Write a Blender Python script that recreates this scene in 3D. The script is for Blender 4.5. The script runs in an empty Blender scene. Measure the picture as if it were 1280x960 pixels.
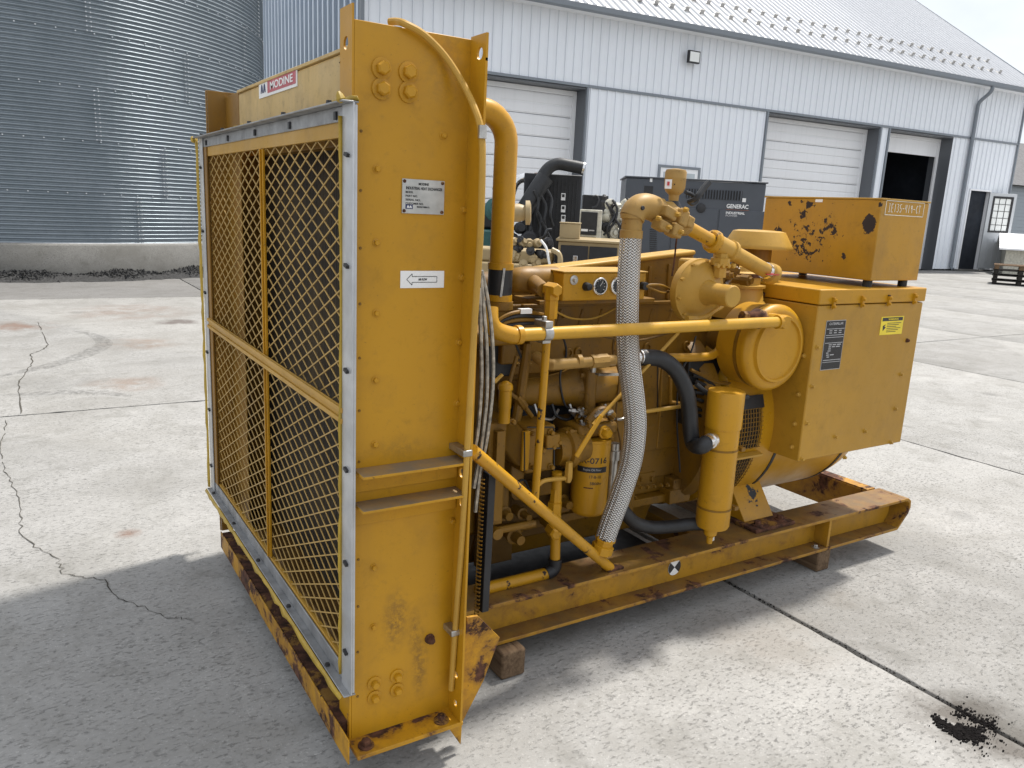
import bpy, bmesh, math, random
from mathutils import Vector as V, Matrix
from math import sin, cos, pi, radians, sqrt, atan2
random.seed(7)
scene = bpy.context.scene
COL = scene.collection
# ------------------------------------------------------------------ camera
CH = 1.25
YAW, PITCH, ROLL = radians(57.5658), radians(12.5268), radians(-2.8310)
F = 984.34
f0 = V((cos(YAW), sin(YAW), 0)); r0 = V((sin(YAW), -cos(YAW), 0))
fw = f0*cos(PITCH) + V((0, 0, -sin(PITCH))); dn0 = -(r0.cross(fw))
rt = r0*cos(ROLL) + dn0*sin(ROLL); dn = -r0*sin(ROLL) + dn0*cos(ROLL)
CP = V((0, 0, CH))
cd = bpy.data.cameras.new('camera'); cam = bpy.data.objects.new('camera', cd); COL.objects.link(cam)
m = Matrix((rt, -dn, -fw)).transposed().to_4x4(); m.translation = CP
cam.matrix_world = m
cd.sensor_width = 36; cd.lens = F/1280*36; cd.clip_start = 0.05; cd.clip_end = 1500
scene.camera = cam
# ------------------------------------------------------------------ world, sun, exposure
SUN = V((0.50, 0.09, 1.0)).normalized()
w = bpy.data.worlds.new('World'); scene.world = w; w.use_nodes = True
nt = w.node_tree; N = nt.nodes; N.clear(); L = nt.links
out = N.new('ShaderNodeOutputWorld')
sky = N.new('ShaderNodeTexSky'); sky.sky_type = 'NISHITA'; sky.sun_disc = False
sky.sun_elevation = math.asin(SUN.z); sky.sun_rotation = atan2(SUN.x, SUN.y); sky.dust_density = 3
b1 = N.new('ShaderNodeBackground'); b1.inputs[1].default_value = 0.12; L.new(sky.outputs[0], b1.inputs[0])
b2 = N.new('ShaderNodeBackground'); b2.inputs[1].default_value = 1.0
tc = N.new('ShaderNodeTexCoord'); nz = N.new('ShaderNodeTexNoise')
nz.inputs['Scale'].default_value = 3.2; nz.inputs['Detail'].default_value = 5
mp = N.new('ShaderNodeMapping'); mp.inputs['Scale'].default_value = (1, 1, 2.2)
L.new(tc.outputs['Generated'], mp.inputs[0]); L.new(mp.outputs[0], nz.inputs[0])
cr = N.new('ShaderNodeValToRGB'); L.new(nz.outputs[0], cr.inputs[0])
cr.color_ramp.elements[0].position = 0.35; cr.color_ramp.elements[0].color = (.55, .58, .62, 1)
cr.color_ramp.elements[1].position = 0.62; cr.color_ramp.elements[1].color = (.74, .75, .765, 1)
L.new(cr.outputs[0], b2.inputs[0])
mx = N.new('ShaderNodeMixShader'); mx.inputs[0].default_value = 0.84
L.new(b1.outputs[0], mx.inputs[1]); L.new(b2.outputs[0], mx.inputs[2]); L.new(mx.outputs[0], out.inputs[0])
sd = bpy.data.lights.new('sun', 'SUN'); sd.energy = 3.5; sd.angle = radians(4.5); sd.color = (1, .955, .89)
so = bpy.data.objects.new('sun', sd); COL.objects.link(so); so.location = (6, 1, 20)
so.rotation_euler = (-SUN).to_track_quat('-Z', 'Y').to_euler()
vs = scene.view_settings; vs.view_transform = 'Standard'; vs.look = 'None'; vs.exposure = 0.72; vs.gamma = 1; vs.use_curve_mapping = False
# ------------------------------------------------------------------ calibration helpers: photo pixel + a known depth plane -> point of the place
def ray(x, y): return rt*((x-640)/F) + dn*((y-480)/F) + fw
def P(x, y, Y): d = ray(x, y); return CP + d*(Y/d.y)
def PX(x, y, X): d = ray(x, y); return CP + d*(X/d.x)
def PZ(x, y, Z): d = ray(x, y); return CP + d*((Z-CH)/d.z)
def PD(x, y, D): return CP + ray(x, y)*D
def S(n, p): return n*((p-CP).dot(fw))/F          # n photo pixels at point p, in metres
# ------------------------------------------------------------------ mesh helpers
def smooth(pts, k=6):
    pts = [V(p) for p in pts]; o = []
    for i in range(len(pts)-1):
        a = pts[i-1] if i else pts[0]*2-pts[1]; b = pts[i]; c = pts[i+1]; d = pts[i+2] if i+2 < len(pts) else pts[-1]*2-pts[-2]
        for j in range(k):
            t = j/k
            o.append(0.5*((2*b)+(c-a)*t+(2*a-5*b+4*c-d)*t*t+(3*b-a-3*c+d)*t**3))
    o.append(pts[-1]); return o
def frame(ax):
    ax = V(ax).normalized(); u = ax.orthogonal().normalized()
    if abs(ax.z) < .9: u = V((0, 0, 1)).cross(ax).normalized()
    return ax, u, ax.cross(u)
class MB:
    def __init__(s, X=None): s.v = []; s.f = []; s.X = X; s.uv = {}
    def add(s, vs, fs):
        o = len(s.v)
        s.v += [(s.X @ V(p)) if s.X else V(p) for p in vs]; s.f += [tuple(i+o for i in q) for q in fs]; return s
    def box(s, x0, x1, y0, y1, z0, z1):
        return s.add([(x, y, z) for x in (x0, x1) for y in (y0, y1) for z in (z0, z1)],
                     [(0, 1, 3, 2), (4, 6, 7, 5), (0, 4, 5, 1), (2, 3, 7, 6), (0, 2, 6, 4), (1, 5, 7, 3)])
    def obox(s, c, a, b, d):
        c = V(c); a = V(a); b = V(b); d = V(d)
        return s.add([c+a*i+b*j+d*k for i in (-1, 1) for j in (-1, 1) for k in (-1, 1)],
                     [(0, 1, 3, 2), (4, 6, 7, 5), (0, 4, 5, 1), (2, 3, 7, 6), (0, 2, 6, 4), (1, 5, 7, 3)])
    def bar(s, p, q, w, h, up=(0, 0, 1)):
        p = V(p); q = V(q); d = q-p; u = d.cross(V(up)).normalized(); n = u.cross(d).normalized()
        return s.obox((p+q)/2, d/2, u*w/2, n*h/2)
    def prism(s, pts, vec):
        pts = [V(p) for p in pts]; n = len(pts); vec = V(vec)
        return s.add(pts+[p+vec for p in pts], [tuple(range(n)), tuple(range(2*n-1, n-1, -1))]+[(i, i+n, (i+1) % n+n, (i+1) % n) for i in range(n)])
    def lathe(s, p, ax, prof, n=20, ph=0):
        p = V(p); ax, u, w_ = frame(ax); vs = []; fs = []
        for t, r in prof:
            for i in range(n):
                a = 2*pi*i/n+ph; vs.append(p+ax*t+(u*cos(a)+w_*sin(a))*max(r, 1e-5))
        for k in range(len(prof)-1):
            for i in range(n):
                j = (i+1) % n; fs.append((k*n+i, k*n+j, (k+1)*n+j, (k+1)*n+i))
        fs.append(tuple(range(n-1, -1, -1))); fs.append(tuple(range((len(prof)-1)*n, len(prof)*n)))
        return s.add(vs, fs)
    def cyl(s, p, q, r, r2=None, n=16, ph=0):
        p = V(p); q = V(q); return s.lathe(p, q-p, [(0, r), ((q-p).length, r if r2 is None else r2)], n, ph)
    def tube(s, path, r, n=10):
        path = [V(p) for p in path]; m_ = len(path); vs = []; fs = []; u = None; o = len(s.v)
        for i, p in enumerate(path):
            t = (path[min(i+1, m_-1)]-path[max(i-1, 0)]).normalized()
            if u is None: _, u, _w = frame(t)
            u = (u-t*u.dot(t)).normalized(); w_ = t.cross(u); rr = r[i] if isinstance(r, (list, tuple)) else r
            for k in range(n): a = 2*pi*k/n; vs.append(p+(u*cos(a)+w_*sin(a))*rr)
        ln = 0
        for i in range(m_-1):
            l2 = ln+(path[i+1]-path[i]).length
            for k in range(n):
                j = (k+1) % n; q = (i*n+k, i*n+j, (i+1)*n+j, (i+1)*n+k); fs.append(q)
                s.uv[tuple(sorted(x+o for x in q))] = {q[0]+o: (k/n, ln), q[1]+o: ((k+1)/n, ln), q[2]+o: ((k+1)/n, l2), q[3]+o: (k/n, l2)}
            ln = l2
        fs.append(tuple(range(n-1, -1, -1))); fs.append(tuple(range((m_-1)*n, m_*n)))
        return s.add(vs, fs)
    def plate_hole(s, c, a, b, r, th, n=16):
        # rectangular plate, half axes a, b, with a round hole of radius r in its middle
        c = V(c); a = V(a); b = V(b); nn = a.cross(b).normalized()*th; vs = []; fs = []
        la, lb = a.length, b.length
        for k in range(n):
            t = 2*pi*k/n+pi/n; x, y = cos(t), sin(t); m_ = min(la/abs(x), lb/abs(y))
            inn = a.normalized()*x*r+b.normalized()*y*r; ou = a.normalized()*x*m_+b.normalized()*y*m_
            vs += [c+inn, c+ou, c+inn+nn, c+ou+nn]
        for k in range(n):
            i = 4*k; j = 4*((k+1) % n); fs += [(i, i+1, j+1, j), (i+2, j+2, j+3, i+3), (i, j, j+2, i+2), (i+1, i+3, j+3, j+1)]
        # corners
        for sx in (-1, 1):
            for sy in (-1, 1):
                ks = [k for k in range(n) if True]
                t = atan2(sy*lb, sx*la) % (2*pi); k = int(((t-pi/n) % (2*pi))/(2*pi/n)) % n; i = 4*k; j = 4*((k+1) % n)
                q = len(vs); cc = c+a*sx+b*sy; vs += [cc, cc+nn]
                fs += [(i+1, q, j+1), (i+3, j+3, q+1), (i+1, i+3, q+1, q), (q, q+1, j+3, j+1)]
        return s.add(vs, fs)
    def build(s, name, mat, parent=None, bevel=0, ang=35, uv=False, seg=2):
        me = bpy.data.meshes.new(name); me.from_pydata(s.v, [], s.f); me.update()
        bm = bmesh.new(); bm.from_mesh(me); bmesh.ops.recalc_face_normals(bm, faces=bm.faces)
        if uv:
            lay = bm.loops.layers.uv.new('UVMap')
            for fc in bm.faces:
                d = s.uv.get(tuple(sorted(x.index for x in fc.verts)))
                if d:
                    for lp in fc.loops: lp[lay].uv = d[lp.vert.index]
        bm.to_mesh(me); bm.free()
        return link(name, me, mat, parent, bevel, ang, seg)
def link(name, me, mat, parent=None, bevel=0, ang=35, seg=2):
    for p in me.polygons: p.use_smooth = True
    me.set_sharp_from_angle(angle=radians(ang))
    if mat and not me.materials: me.materials.append(mat)
    o = bpy.data.objects.new(name, me); COL.objects.link(o)
    if parent: par(o, parent)
    if bevel:
        b = o.modifiers.new('bevel', 'BEVEL'); b.width = bevel; b.segments = seg; b.limit_method = 'ANGLE'; b.angle_limit = radians(40); b.harden_normals = False
    return o
WM = {}
def par(o, p):
    o.parent = p
    if p.name in WM: o.matrix_parent_inverse = WM[p.name].inverted()
def thing(name, label, cat, loc=(0, 0, 0), group=None):
    o = bpy.data.objects.new(name, None); COL.objects.link(o); o.location = loc; o.empty_display_size = .1
    WM[o.name] = Matrix.Translation(V(loc)); tag(o, label, cat, group); return o
def tag(o, label=None, cat=None, group=None, kind=None):
    if label: o['label'] = label
    if cat: o['category'] = cat
    if group: o['group'] = group
    if kind: o['kind'] = kind
    return o
def text(s, c, xd, up, h, mat, parent, width=None, name='lettering', bold=0.0, wrap=None, ext=.0004):
    cu = bpy.data.curves.new('t', 'FONT'); cu.body = s; cu.size = 1; cu.align_x = 'CENTER'; cu.align_y = 'CENTER'; cu.offset = bold; cu.extrude = .001
    to = bpy.data.objects.new('t', cu); COL.objects.link(to)
    me = bpy.data.meshes.new_from_object(to.evaluated_get(bpy.context.evaluated_depsgraph_get()))
    bpy.data.objects.remove(to); bpy.data.curves.remove(cu)
    xs = [v.co.x for v in me.vertices]; ys = [v.co.y for v in me.vertices]
    sy = h/(max(ys)-min(ys)); sx = (width/(max(xs)-min(xs))) if width else sy
    cx, cy = (max(xs)+min(xs))/2, (max(ys)+min(ys))/2
    xd = V(xd).normalized(); up = V(up).normalized(); n = xd.cross(up)
    for v in me.vertices:
        x, y, z = (v.co.x-cx)*sx, (v.co.y-cy)*sy, v.co.z
        if wrap:   # wrap = (axis point, radius): bend round a vertical can
            a = x/wrap[1]; a0 = atan2(c[1]-wrap[0][1], c[0]-wrap[0][0]); rr = wrap[1]+(ext if z > 0 else 0)
            v.co = V((wrap[0][0]+cos(a0+a)*rr, wrap[0][1]+sin(a0+a)*rr, c[2]+y))
        else: v.co = V(c)+xd*x+up*y+n*(ext if z > 0 else 0)
    me.materials.clear(); me.materials.append(mat); me.name = name
    o = bpy.data.objects.new(name, me); COL.objects.link(o); par(o, parent); return o
# ------------------------------------------------------------------ materials
class NT:
    def __init__(s, name):
        s.m = bpy.data.materials.new(name); s.m.use_nodes = True; s.t = s.m.node_tree; s.b = s.t.nodes['Principled BSDF']
        s.co = s.n('ShaderNodeTexCoord').outputs['Object']
    def n(s, k, **kw):
        o = s.t.nodes.new(k)
        for a, b in kw.items(): setattr(o, a, b)
        return o
    def put(s, sock, v):
        if hasattr(v, 'is_linked') or hasattr(v, 'links'): s.t.links.new(v, sock)
        else: sock.default_value = v
    def noise(s, scale, detail=4, rough=.55, vec=None, sc=(1, 1, 1), dist=0):
        mp = s.n('ShaderNodeMapping'); s.put(mp.inputs[0], vec or s.co); mp.inputs['Scale'].default_value = sc
        o = s.n('ShaderNodeTexNoise'); s.put(o.inputs['Vector'], mp.outputs[0]); o.inputs['Scale'].default_value = scale
        o.inputs['Detail'].default_value = detail; o.inputs['Roughness'].default_value = rough; o.inputs['Distortion'].default_value = dist
        return o.outputs[0]
    def ramp(s, v, a, b, ca=0., cb=1.):
        o = s.n('ShaderNodeMapRange'); s.put(o.inputs[0], v); s.put(o.inputs[1], a); s.put(o.inputs[2], b); s.put(o.inputs[3], ca); s.put(o.inputs[4], cb); return o.outputs[0]
    def mth(s, op, a, b=0., c=0.):
        o = s.n('ShaderNodeMath', operation=op); s.put(o.inputs[0], a); s.put(o.inputs[1], b); s.put(o.inputs[2], c); return o.outputs[0]
    def mix(s, f, a, b, mode='MIX'):
        o = s.n('ShaderNodeMix', data_type='RGBA', blend_type=mode); s.put(o.inputs[0], f)
        s.put(o.inputs[6], a if hasattr(a, 'links') else (*a, 1)); s.put(o.inputs[7], b if hasattr(b, 'links') else (*b, 1)); return o.outputs[2]
    def bump(s, h, st=.3, d=.002):
        o = s.n('ShaderNodeBump'); s.put(o.inputs['Height'], h); o.inputs['Strength'].default_value = st; o.inputs['Distance'].default_value = d
        s.t.links.new(o.outputs[0], s.b.inputs['Normal']); return o
    def fin(s, col, rough=.5, metal=0., spec=.5):
        s.put(s.b.inputs['Base Color'], col if hasattr(col, 'links') else (*col, 1)); s.put(s.b.inputs['Roughness'], rough); s.put(s.b.inputs['Metallic'], metal)
        s.b.inputs['Specular IOR Level'].default_value = spec; return s.m
def simple(name, col, rough=.5, metal=0., var=.12, scale=8., bump=0., spec=.5):
    t = NT(name); k = t.noise(scale, 5); c = t.mix(t.ramp(k, .3, .7), [x*(1-var) for x in col], [min(1, x*(1+var)) for x in col])
    r = t.ramp(t.noise(scale*3, 3), .3, .7, max(.03, rough-.08), min(1, rough+.08))
    if bump: t.bump(t.noise(scale*12, 3), bump, .002)
    return t.fin(c, r, metal, spec)
YEL = (.475, .240, .010)
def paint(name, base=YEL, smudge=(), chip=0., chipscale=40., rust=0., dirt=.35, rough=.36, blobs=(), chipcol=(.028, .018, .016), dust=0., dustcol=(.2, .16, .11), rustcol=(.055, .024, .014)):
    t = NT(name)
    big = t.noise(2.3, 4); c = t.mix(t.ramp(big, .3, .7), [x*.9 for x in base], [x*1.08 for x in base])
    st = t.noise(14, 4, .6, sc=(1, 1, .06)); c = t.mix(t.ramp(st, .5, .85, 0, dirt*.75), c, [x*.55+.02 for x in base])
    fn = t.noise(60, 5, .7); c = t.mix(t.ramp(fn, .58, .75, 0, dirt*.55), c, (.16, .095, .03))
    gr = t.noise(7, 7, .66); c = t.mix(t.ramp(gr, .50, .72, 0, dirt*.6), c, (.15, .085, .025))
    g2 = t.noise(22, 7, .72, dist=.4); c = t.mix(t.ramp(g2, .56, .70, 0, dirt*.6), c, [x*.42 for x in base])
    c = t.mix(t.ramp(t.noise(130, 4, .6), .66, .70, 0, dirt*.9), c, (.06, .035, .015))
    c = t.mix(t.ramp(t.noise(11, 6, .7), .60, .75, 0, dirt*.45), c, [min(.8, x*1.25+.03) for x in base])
    r = t.ramp(t.noise(9, 5), .3, .7, rough-.07, rough+.14); mask = None
    if dust:
        g = t.n('ShaderNodeNewGeometry'); sp = t.n('ShaderNodeSeparateXYZ'); t.put(sp.inputs[0], g.outputs['Normal'])
        c = t.mix(t.mth('MULTIPLY', t.ramp(sp.outputs[2], .6, .95), t.ramp(gr, .3, .6, dust*.4, dust)), c, dustcol); 
    for (q, sc_, amt, colr) in smudge:
        mpp = t.n('ShaderNodeMapping'); t.put(mpp.inputs[0], t.co); mpp.inputs['Location'].default_value = [-a*b for a, b in zip(q, sc_)]; mpp.inputs['Scale'].default_value = sc_
        ln_ = t.n('ShaderNodeVectorMath', operation='LENGTH'); t.put(ln_.inputs[0], mpp.outputs[0])
        c = t.mix(t.mth('MULTIPLY', t.ramp(ln_.outputs['Value'], .1, 1., amt, 0.), t.ramp(t.noise(70, 5, .75), .38, .62)), c, colr)
    if rust:
        rn = t.noise(9, 8, .68, dist=.3); c = t.mix(t.ramp(rn, .52-rust*.3, .64-rust*.3, 0, .65), c, (.17, .075, .018)); rk = t.ramp(rn, .62-rust*.3, .66-rust*.3)
        rc = t.mix(t.ramp(t.noise(45, 4), .35, .65), [x*.5 for x in rustcol], [x*2.2 for x in rustcol]); c = t.mix(rk, c, rc); mask = rk
    if chip or blobs:
        cn = t.noise(chipscale, 6, .62); v = cn
        for (q, rad, amt) in blobs:
            d = t.n('ShaderNodeVectorMath', operation='DISTANCE'); t.put(d.inputs[0], t.co); d.inputs[1].default_value = q
            v = t.mth('ADD', v, t.ramp(d.outputs['Value'], 0, rad, amt, 0.))
        c = t.mix(t.ramp(v, .70-chip*.14, .74-chip*.14, 0, .35), c, [x*.6 for x in base]); ck = t.ramp(v, .74-chip*.14, .755-chip*.14); c = t.mix(ck, c, chipcol); mask = ck if mask is None else t.mth('MAXIMUM', mask, ck)
    h = t.mth('MULTIPLY', t.noise(180, 3), .25)
    if mask: h = t.mth('SUBTRACT', h, mask); r = t.mth('ADD', r, t.mth('MULTIPLY', mask, .3))
    bp = t.bump(h, .25, .0012); b2_ = t.n('ShaderNodeBump'); b2_.inputs['Strength'].default_value = .25; b2_.inputs['Distance'].default_value = .02; t.put(b2_.inputs['Height'], t.noise(4.5, 3)); t.t.links.new(b2_.outputs[0], bp.inputs['Normal'])
    return t.fin(c, r, 0, .35)
M = {}
M['yel'] = paint('yellow_paint', chip=.12, dirt=.4)
M['yel_clean'] = paint('yellow_sheet_paint', dirt=.25, rough=.33)
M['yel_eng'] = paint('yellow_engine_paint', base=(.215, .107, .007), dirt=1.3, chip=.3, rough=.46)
M['yel_pale'] = paint('pale_weathered_paint', base=(.45, .258, .040), dirt=.35, rough=.42)
M['yel_chip'] = paint('chipped_pipe_paint', chip=.86, chipscale=26, dirt=.35)
M['yel_tank'] = paint('tank_sheen_paint', base=(.54, .385, .16), dirt=.75, rough=.5)  # pale beige puts the sky's reflection into the tank colour
M['yel_rust'] = paint('rusty_yellow_steel', rust=.36, chip=.4, dirt=.6, rough=.5)
M['rust'] = paint('rusted_steel', base=(.30, .17, .035), rust=.66, dirt=.9, rough=.66)
M['yel_tan'] = paint('tan_valve_paint', base=(.37, .222, .060), dirt=.7, chip=.2, rough=.5)
M['yel_dark'] = paint('grimy_shade_paint', base=(.12, .06, .008), dirt=1.0, rough=.6)  # dark brown; stands in for shade on recess panels, grime on other parts
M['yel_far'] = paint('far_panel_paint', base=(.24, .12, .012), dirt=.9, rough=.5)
M['skid'] = paint('skid_paint', base=(.38, .195, .015), dirt=.9, chip=.3, rust=.19, dust=.85, dustcol=(.115, .075, .038), rough=.5)
M['ledge'] = paint('dusty_ledge', dirt=.6, dust=1.0, rough=.6)
def kp(px, py): q = CP+ray(px, py)*(2.446/ray(px, py).x); return (q.x, q.y, q.z)
M['kbox'] = paint('chipped_box_paint', base=(.44, .225, .014), dirt=.5, chip=.22, chipscale=46, chipcol=(.03, .02, .018), blobs=[(kp(1087, 276), .034, .62), (kp(1085, 284), .030, .55), (kp(987, 253), .018, .40), (kp(1003, 253), .016, .34), (kp(1012, 256), .016, .34), (kp(1043, 253), .016, .34), (kp(1100, 256), .012, .4), (kp(1005, 276), .10, .26), (kp(1037, 286), .075, .28), (kp(995, 312), .07, .2), (kp(1018, 315), .07, .2), (kp(972, 288), .035, .3), (kp(1055, 318), .03, .22)])
M['yel_cab'] = paint('cabinet_paint', base=(.42, .225, .022), dirt=.45, chip=.05)
M['yel_chip2'] = paint('breather_pipe_paint', base=(.52, .285, .022), dirt=.4, chip=.28, chipscale=34)
M['foot'] = paint('chipped_foot_paint', dirt=.5, chip=.25, chipscale=20, chipcol=(.03, .035, .04), blobs=[((2.16, 1.775, .31), .085, .26)])
def sp_(px, py): q = CP+ray(px, py)*(1.446/ray(px, py).y); return (q.x, q.y, q.z)
M['yel_side'] = paint('radiator_side_paint', dirt=.42, rough=.36, chip=.02, smudge=[(sp_(495, 775), (26, 8, 11), 1.0, (.16, .085, .02)), (sp_(518, 790), (50, 8, 14), .8, (.16, .085, .02)), (sp_(525, 830), (40, 8, 9), .9, (.16, .085, .02)), (sp_(500, 560), (14, 8, 30), .5, (.2, .11, .02)), (sp_(560, 80), (12, 8, 8), .45, (.22, .12, .03)), (sp_(500, 930), (6, 8, 30), .6, (.18, .10, .03))])
M['black'] = simple('black_rubber', (.014, .015, .017), .48, 0, .3, 30, .15)
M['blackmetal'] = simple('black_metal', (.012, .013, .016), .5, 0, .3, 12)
M['dark'] = simple('dark_cavity', (.012, .011, .009), .85, 0, .4, 10)
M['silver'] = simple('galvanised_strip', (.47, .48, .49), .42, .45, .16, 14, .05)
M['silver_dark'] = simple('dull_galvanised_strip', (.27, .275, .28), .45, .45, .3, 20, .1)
M['yel_mesh'] = paint('mesh_paint', base=(.44, .285, .085), dirt=.7, rough=.5)
M['steel_dirty'] = simple('grimy_conduit', (.34, .31, .26), .42, .7, .5, 60, .2)
M['steel'] = simple('worn_steel', (.42, .41, .39), .36, .85, .3, 40, .1)
M['chrome'] = simple('bright_steel', (.72, .72, .72), .22, .95, .12, 30)
M['white'] = simple('white_print', (.78, .78, .77), .45, 0, .04, 10)
M['ink'] = simple('black_print', (.018, .018, .02), .5, 0, .1, 10)
M['red'] = simple('faded_red_print', (.46, .10, .12), .5, 0, .15, 18)
M['navy'] = simple('navy_print', (.03, .04, .11), .5, 0, .1, 10)
M['warn'] = simple('yellow_print', (.78, .60, .03), .45, 0, .08, 10)
M['orange'] = simple('orange_print', (.70, .2, .06), .5, 0, .05, 10)
M['chalk'] = simple('chalk_line', (.80, .78, .70), .9, 0, .15, 90)
M['plate'] = simple('etched_aluminium_plate', (.46, .46, .44), .38, .6, .2, 25)
M['plateblack'] = simple('black_nameplate', (.016, .016, .018), .32, .2, .2, 20)
M['greyprint'] = simple('grey_print', (.42, .42, .43), .4, .3, .1, 30)
M['glass'] = simple('gauge_glass', (.02, .025, .03), .08, 0, .1, 10)
M['tape'] = simple('yellow_edge_tape', (.42, .28, .03), .5, 0, .18, 22, .1)
M['wood'] = None
t = NT('weathered_timber'); g = t.noise(9, 6, .65, sc=(9, .5, 9)); c = t.mix(t.ramp(g, .3, .7), (.075, .045, .026), (.20, .135, .08)); t.bump(g, .6, .004); M['wood'] = t.fin(c, .85, 0, .2)
# core: dark fins
t = NT('radiator_core_fins'); wv = t.n('ShaderNodeTexWave'); wv.bands_direction = 'Y'; t.put(wv.inputs[0], t.co); wv.inputs['Scale'].default_value = 26
k = wv.outputs['Fac']; c = t.mix(k, (.008, .007, .006), (.055, .042, .025)); c = t.mix(t.ramp(t.noise(5, 5), .45, .7), c, (.07, .05, .025)); t.bump(k, .6, .006); M['core'] = t.fin(c, .75, .1, .3)
M['darkwood'] = simple('dark_wet_timber', (.03, .027, .024), .85, 0, .4, 14, .2, .2)
# braid
t = NT('braided_steel_hose'); uvn = t.n('ShaderNodeTexCoord'); sp = t.n('ShaderNodeSeparateXYZ'); t.put(sp.inputs[0], uvn.outputs['UV'])
u = t.mth('MULTIPLY', sp.outputs[0], 15*2*pi); vv = t.mth('MULTIPLY', sp.outputs[1], 135*2*pi)
a = t.mth('SINE', t.mth('ADD', u, vv)); b = t.mth('SINE', t.mth('SUBTRACT', u, vv)); sw = t.mth('GREATER_THAN', t.mth('MULTIPLY', t.mth('SINE', t.mth('MULTIPLY', u, 1.0)), 1.0), 0)
h = t.mth('ADD', t.mth('MULTIPLY', a, sw), t.mth('MULTIPLY', b, t.mth('SUBTRACT', 1, sw)))
h = t.mth('ADD', h, t.mth('MULTIPLY', t.noise(140, 3), .6))
c = t.mix(t.ramp(h, -.9, 1.0), (.07, .066, .06), (.90, .88, .84)); t.bump(h, .8, .003); M['braid'] = t.fin(c, .34, .75, .5)
# concrete
def concrete(name, base, rnd=True, stains=()):
    t = NT(name); g = t.n('ShaderNodeNewGeometry'); pos = g.outputs['Position']
    big = t.noise(.45, 5, .6, pos); mid = t.noise(3.2, 6, .65, pos); fine = t.noise(38, 5, .7, pos); pit = t.noise(80, 6, .68, pos, sc=(.7, 1.3, 1), dist=.3); sp2 = t.noise(140, 3, .6, pos)
    c = t.mix(t.ramp(big, .3, .7), [x*.90 for x in base], [x*1.06 for x in base])
    c = t.mix(t.ramp(mid, .35, .75, 0, .5), c, [x*.72 for x in base])
    c = t.mix(t.ramp(t.noise(1.1, 7, .6, pos, sc=(.35, 1, 1)), .5, .70, 0, .6), c, [base[0]*.72, base[1]*.71, base[2]*.69])
    c = t.mix(t.ramp(fine, .35, .7, 0, .38), c, [x*.66 for x in base])
    c = t.mix(t.mth('MULTIPLY', t.ramp(pit, .50, .66, 0, .95), t.ramp(t.noise(1.3, 5, .6, pos), .35, .62, .15, 1.)), c, [x*.45 for x in base])
    c = t.mix(t.ramp(t.noise(42, 6, .7, pos, sc=(.7, 1.35, 1), dist=.5), .60, .70, 0, .7), c, [x*.38 for x in base])
    c = t.mix(t.ramp(sp2, .60, .70, 0, .55), c, [min(.8, x*1.45) for x in base])
    c = t.mix(t.ramp(t.noise(.8, 6, .7, pos, sc=(.22, 1.6, 1), dist=.6), .56, .68, 0, .42), c, [x*.62 for x in base])
    c = t.mix(t.ramp(t.noise(2.0, 6, .7, pos, sc=(.5, 1.3, 1), dist=.4), .60, .70, 0, .35), c, [min(.8, x*1.3) for x in base])
    for (q, rad, amt, colr) in stains:
        d = t.n('ShaderNodeVectorMath', operation='DISTANCE'); mpp = t.n('ShaderNodeMapping'); mpp.vector_type = 'POINT'
        t.put(d.inputs[0], pos); d.inputs[1].default_value = q
        v = t.mth('MULTIPLY', t.ramp(d.outputs['Value'], 0, rad, 1., 0.), t.ramp(mid, .38, .72))
        c = t.mix(t.mth('MINIMUM', t.mth('MULTIPLY', t.ramp(v, .03, .35), amt*1.7), .8), c, [x*.75 for x in colr])
    vo = t.n('ShaderNodeTexVoronoi'); mp2 = t.n('ShaderNodeMapping'); t.put(mp2.inputs[0], pos); mp2.inputs['Scale'].default_value = (1, 1, 0.001); t.put(vo.inputs['Vector'], mp2.outputs[0]); vo.inputs['Scale'].default_value = 1.7
    sep = t.n('ShaderNodeSeparateColor'); t.put(sep.inputs[0], vo.outputs['Color'])
    spot = t.mth('MULTIPLY', t.ramp(t.mth('ADD', vo.outputs['Distance'], t.mth('MULTIPLY', t.mth('SUBTRACT', mid, .5), .25)), .03, .17, 1., 0.), t.ramp(sep.outputs[0], .62, 1., 0, .75))
    c = t.mix(spot, c, [x*.36 for x in base])
    c = t.mix(t.ramp(t.noise(1.6, 8, .72, pos, dist=.8), .46, .64, 0, .6), c, [base[0]*.62, base[1]*.61, base[2]*.585])
    c = t.mix(t.ramp(t.noise(5.5, 7, .7, pos, dist=.4), .53, .66, 0, .5), c, [base[0]*.52, base[1]*.515, base[2]*.49])
    if rnd:
        oi = t.n('ShaderNodeObjectInfo'); c = t.mix(t.ramp(oi.outputs['Random'], 0, 1, 0, .16), c, [x*.6 for x in base])
    h = t.mth('SUBTRACT', t.mth('ADD', t.mth('MULTIPLY', fine, .6), t.mth('MULTIPLY', sp2, .3)), t.mth('MULTIPLY', t.ramp(pit, .58, .67), .9)); t.bump(h, .55, .005)
    return t.fin(c, .88, 0, .25)
rst = (.20, .085, .04); drk = (.10, .085, .07)
def g0(px, py): p = PZ(px, py, 0); return (p.x, p.y, 0)
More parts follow.
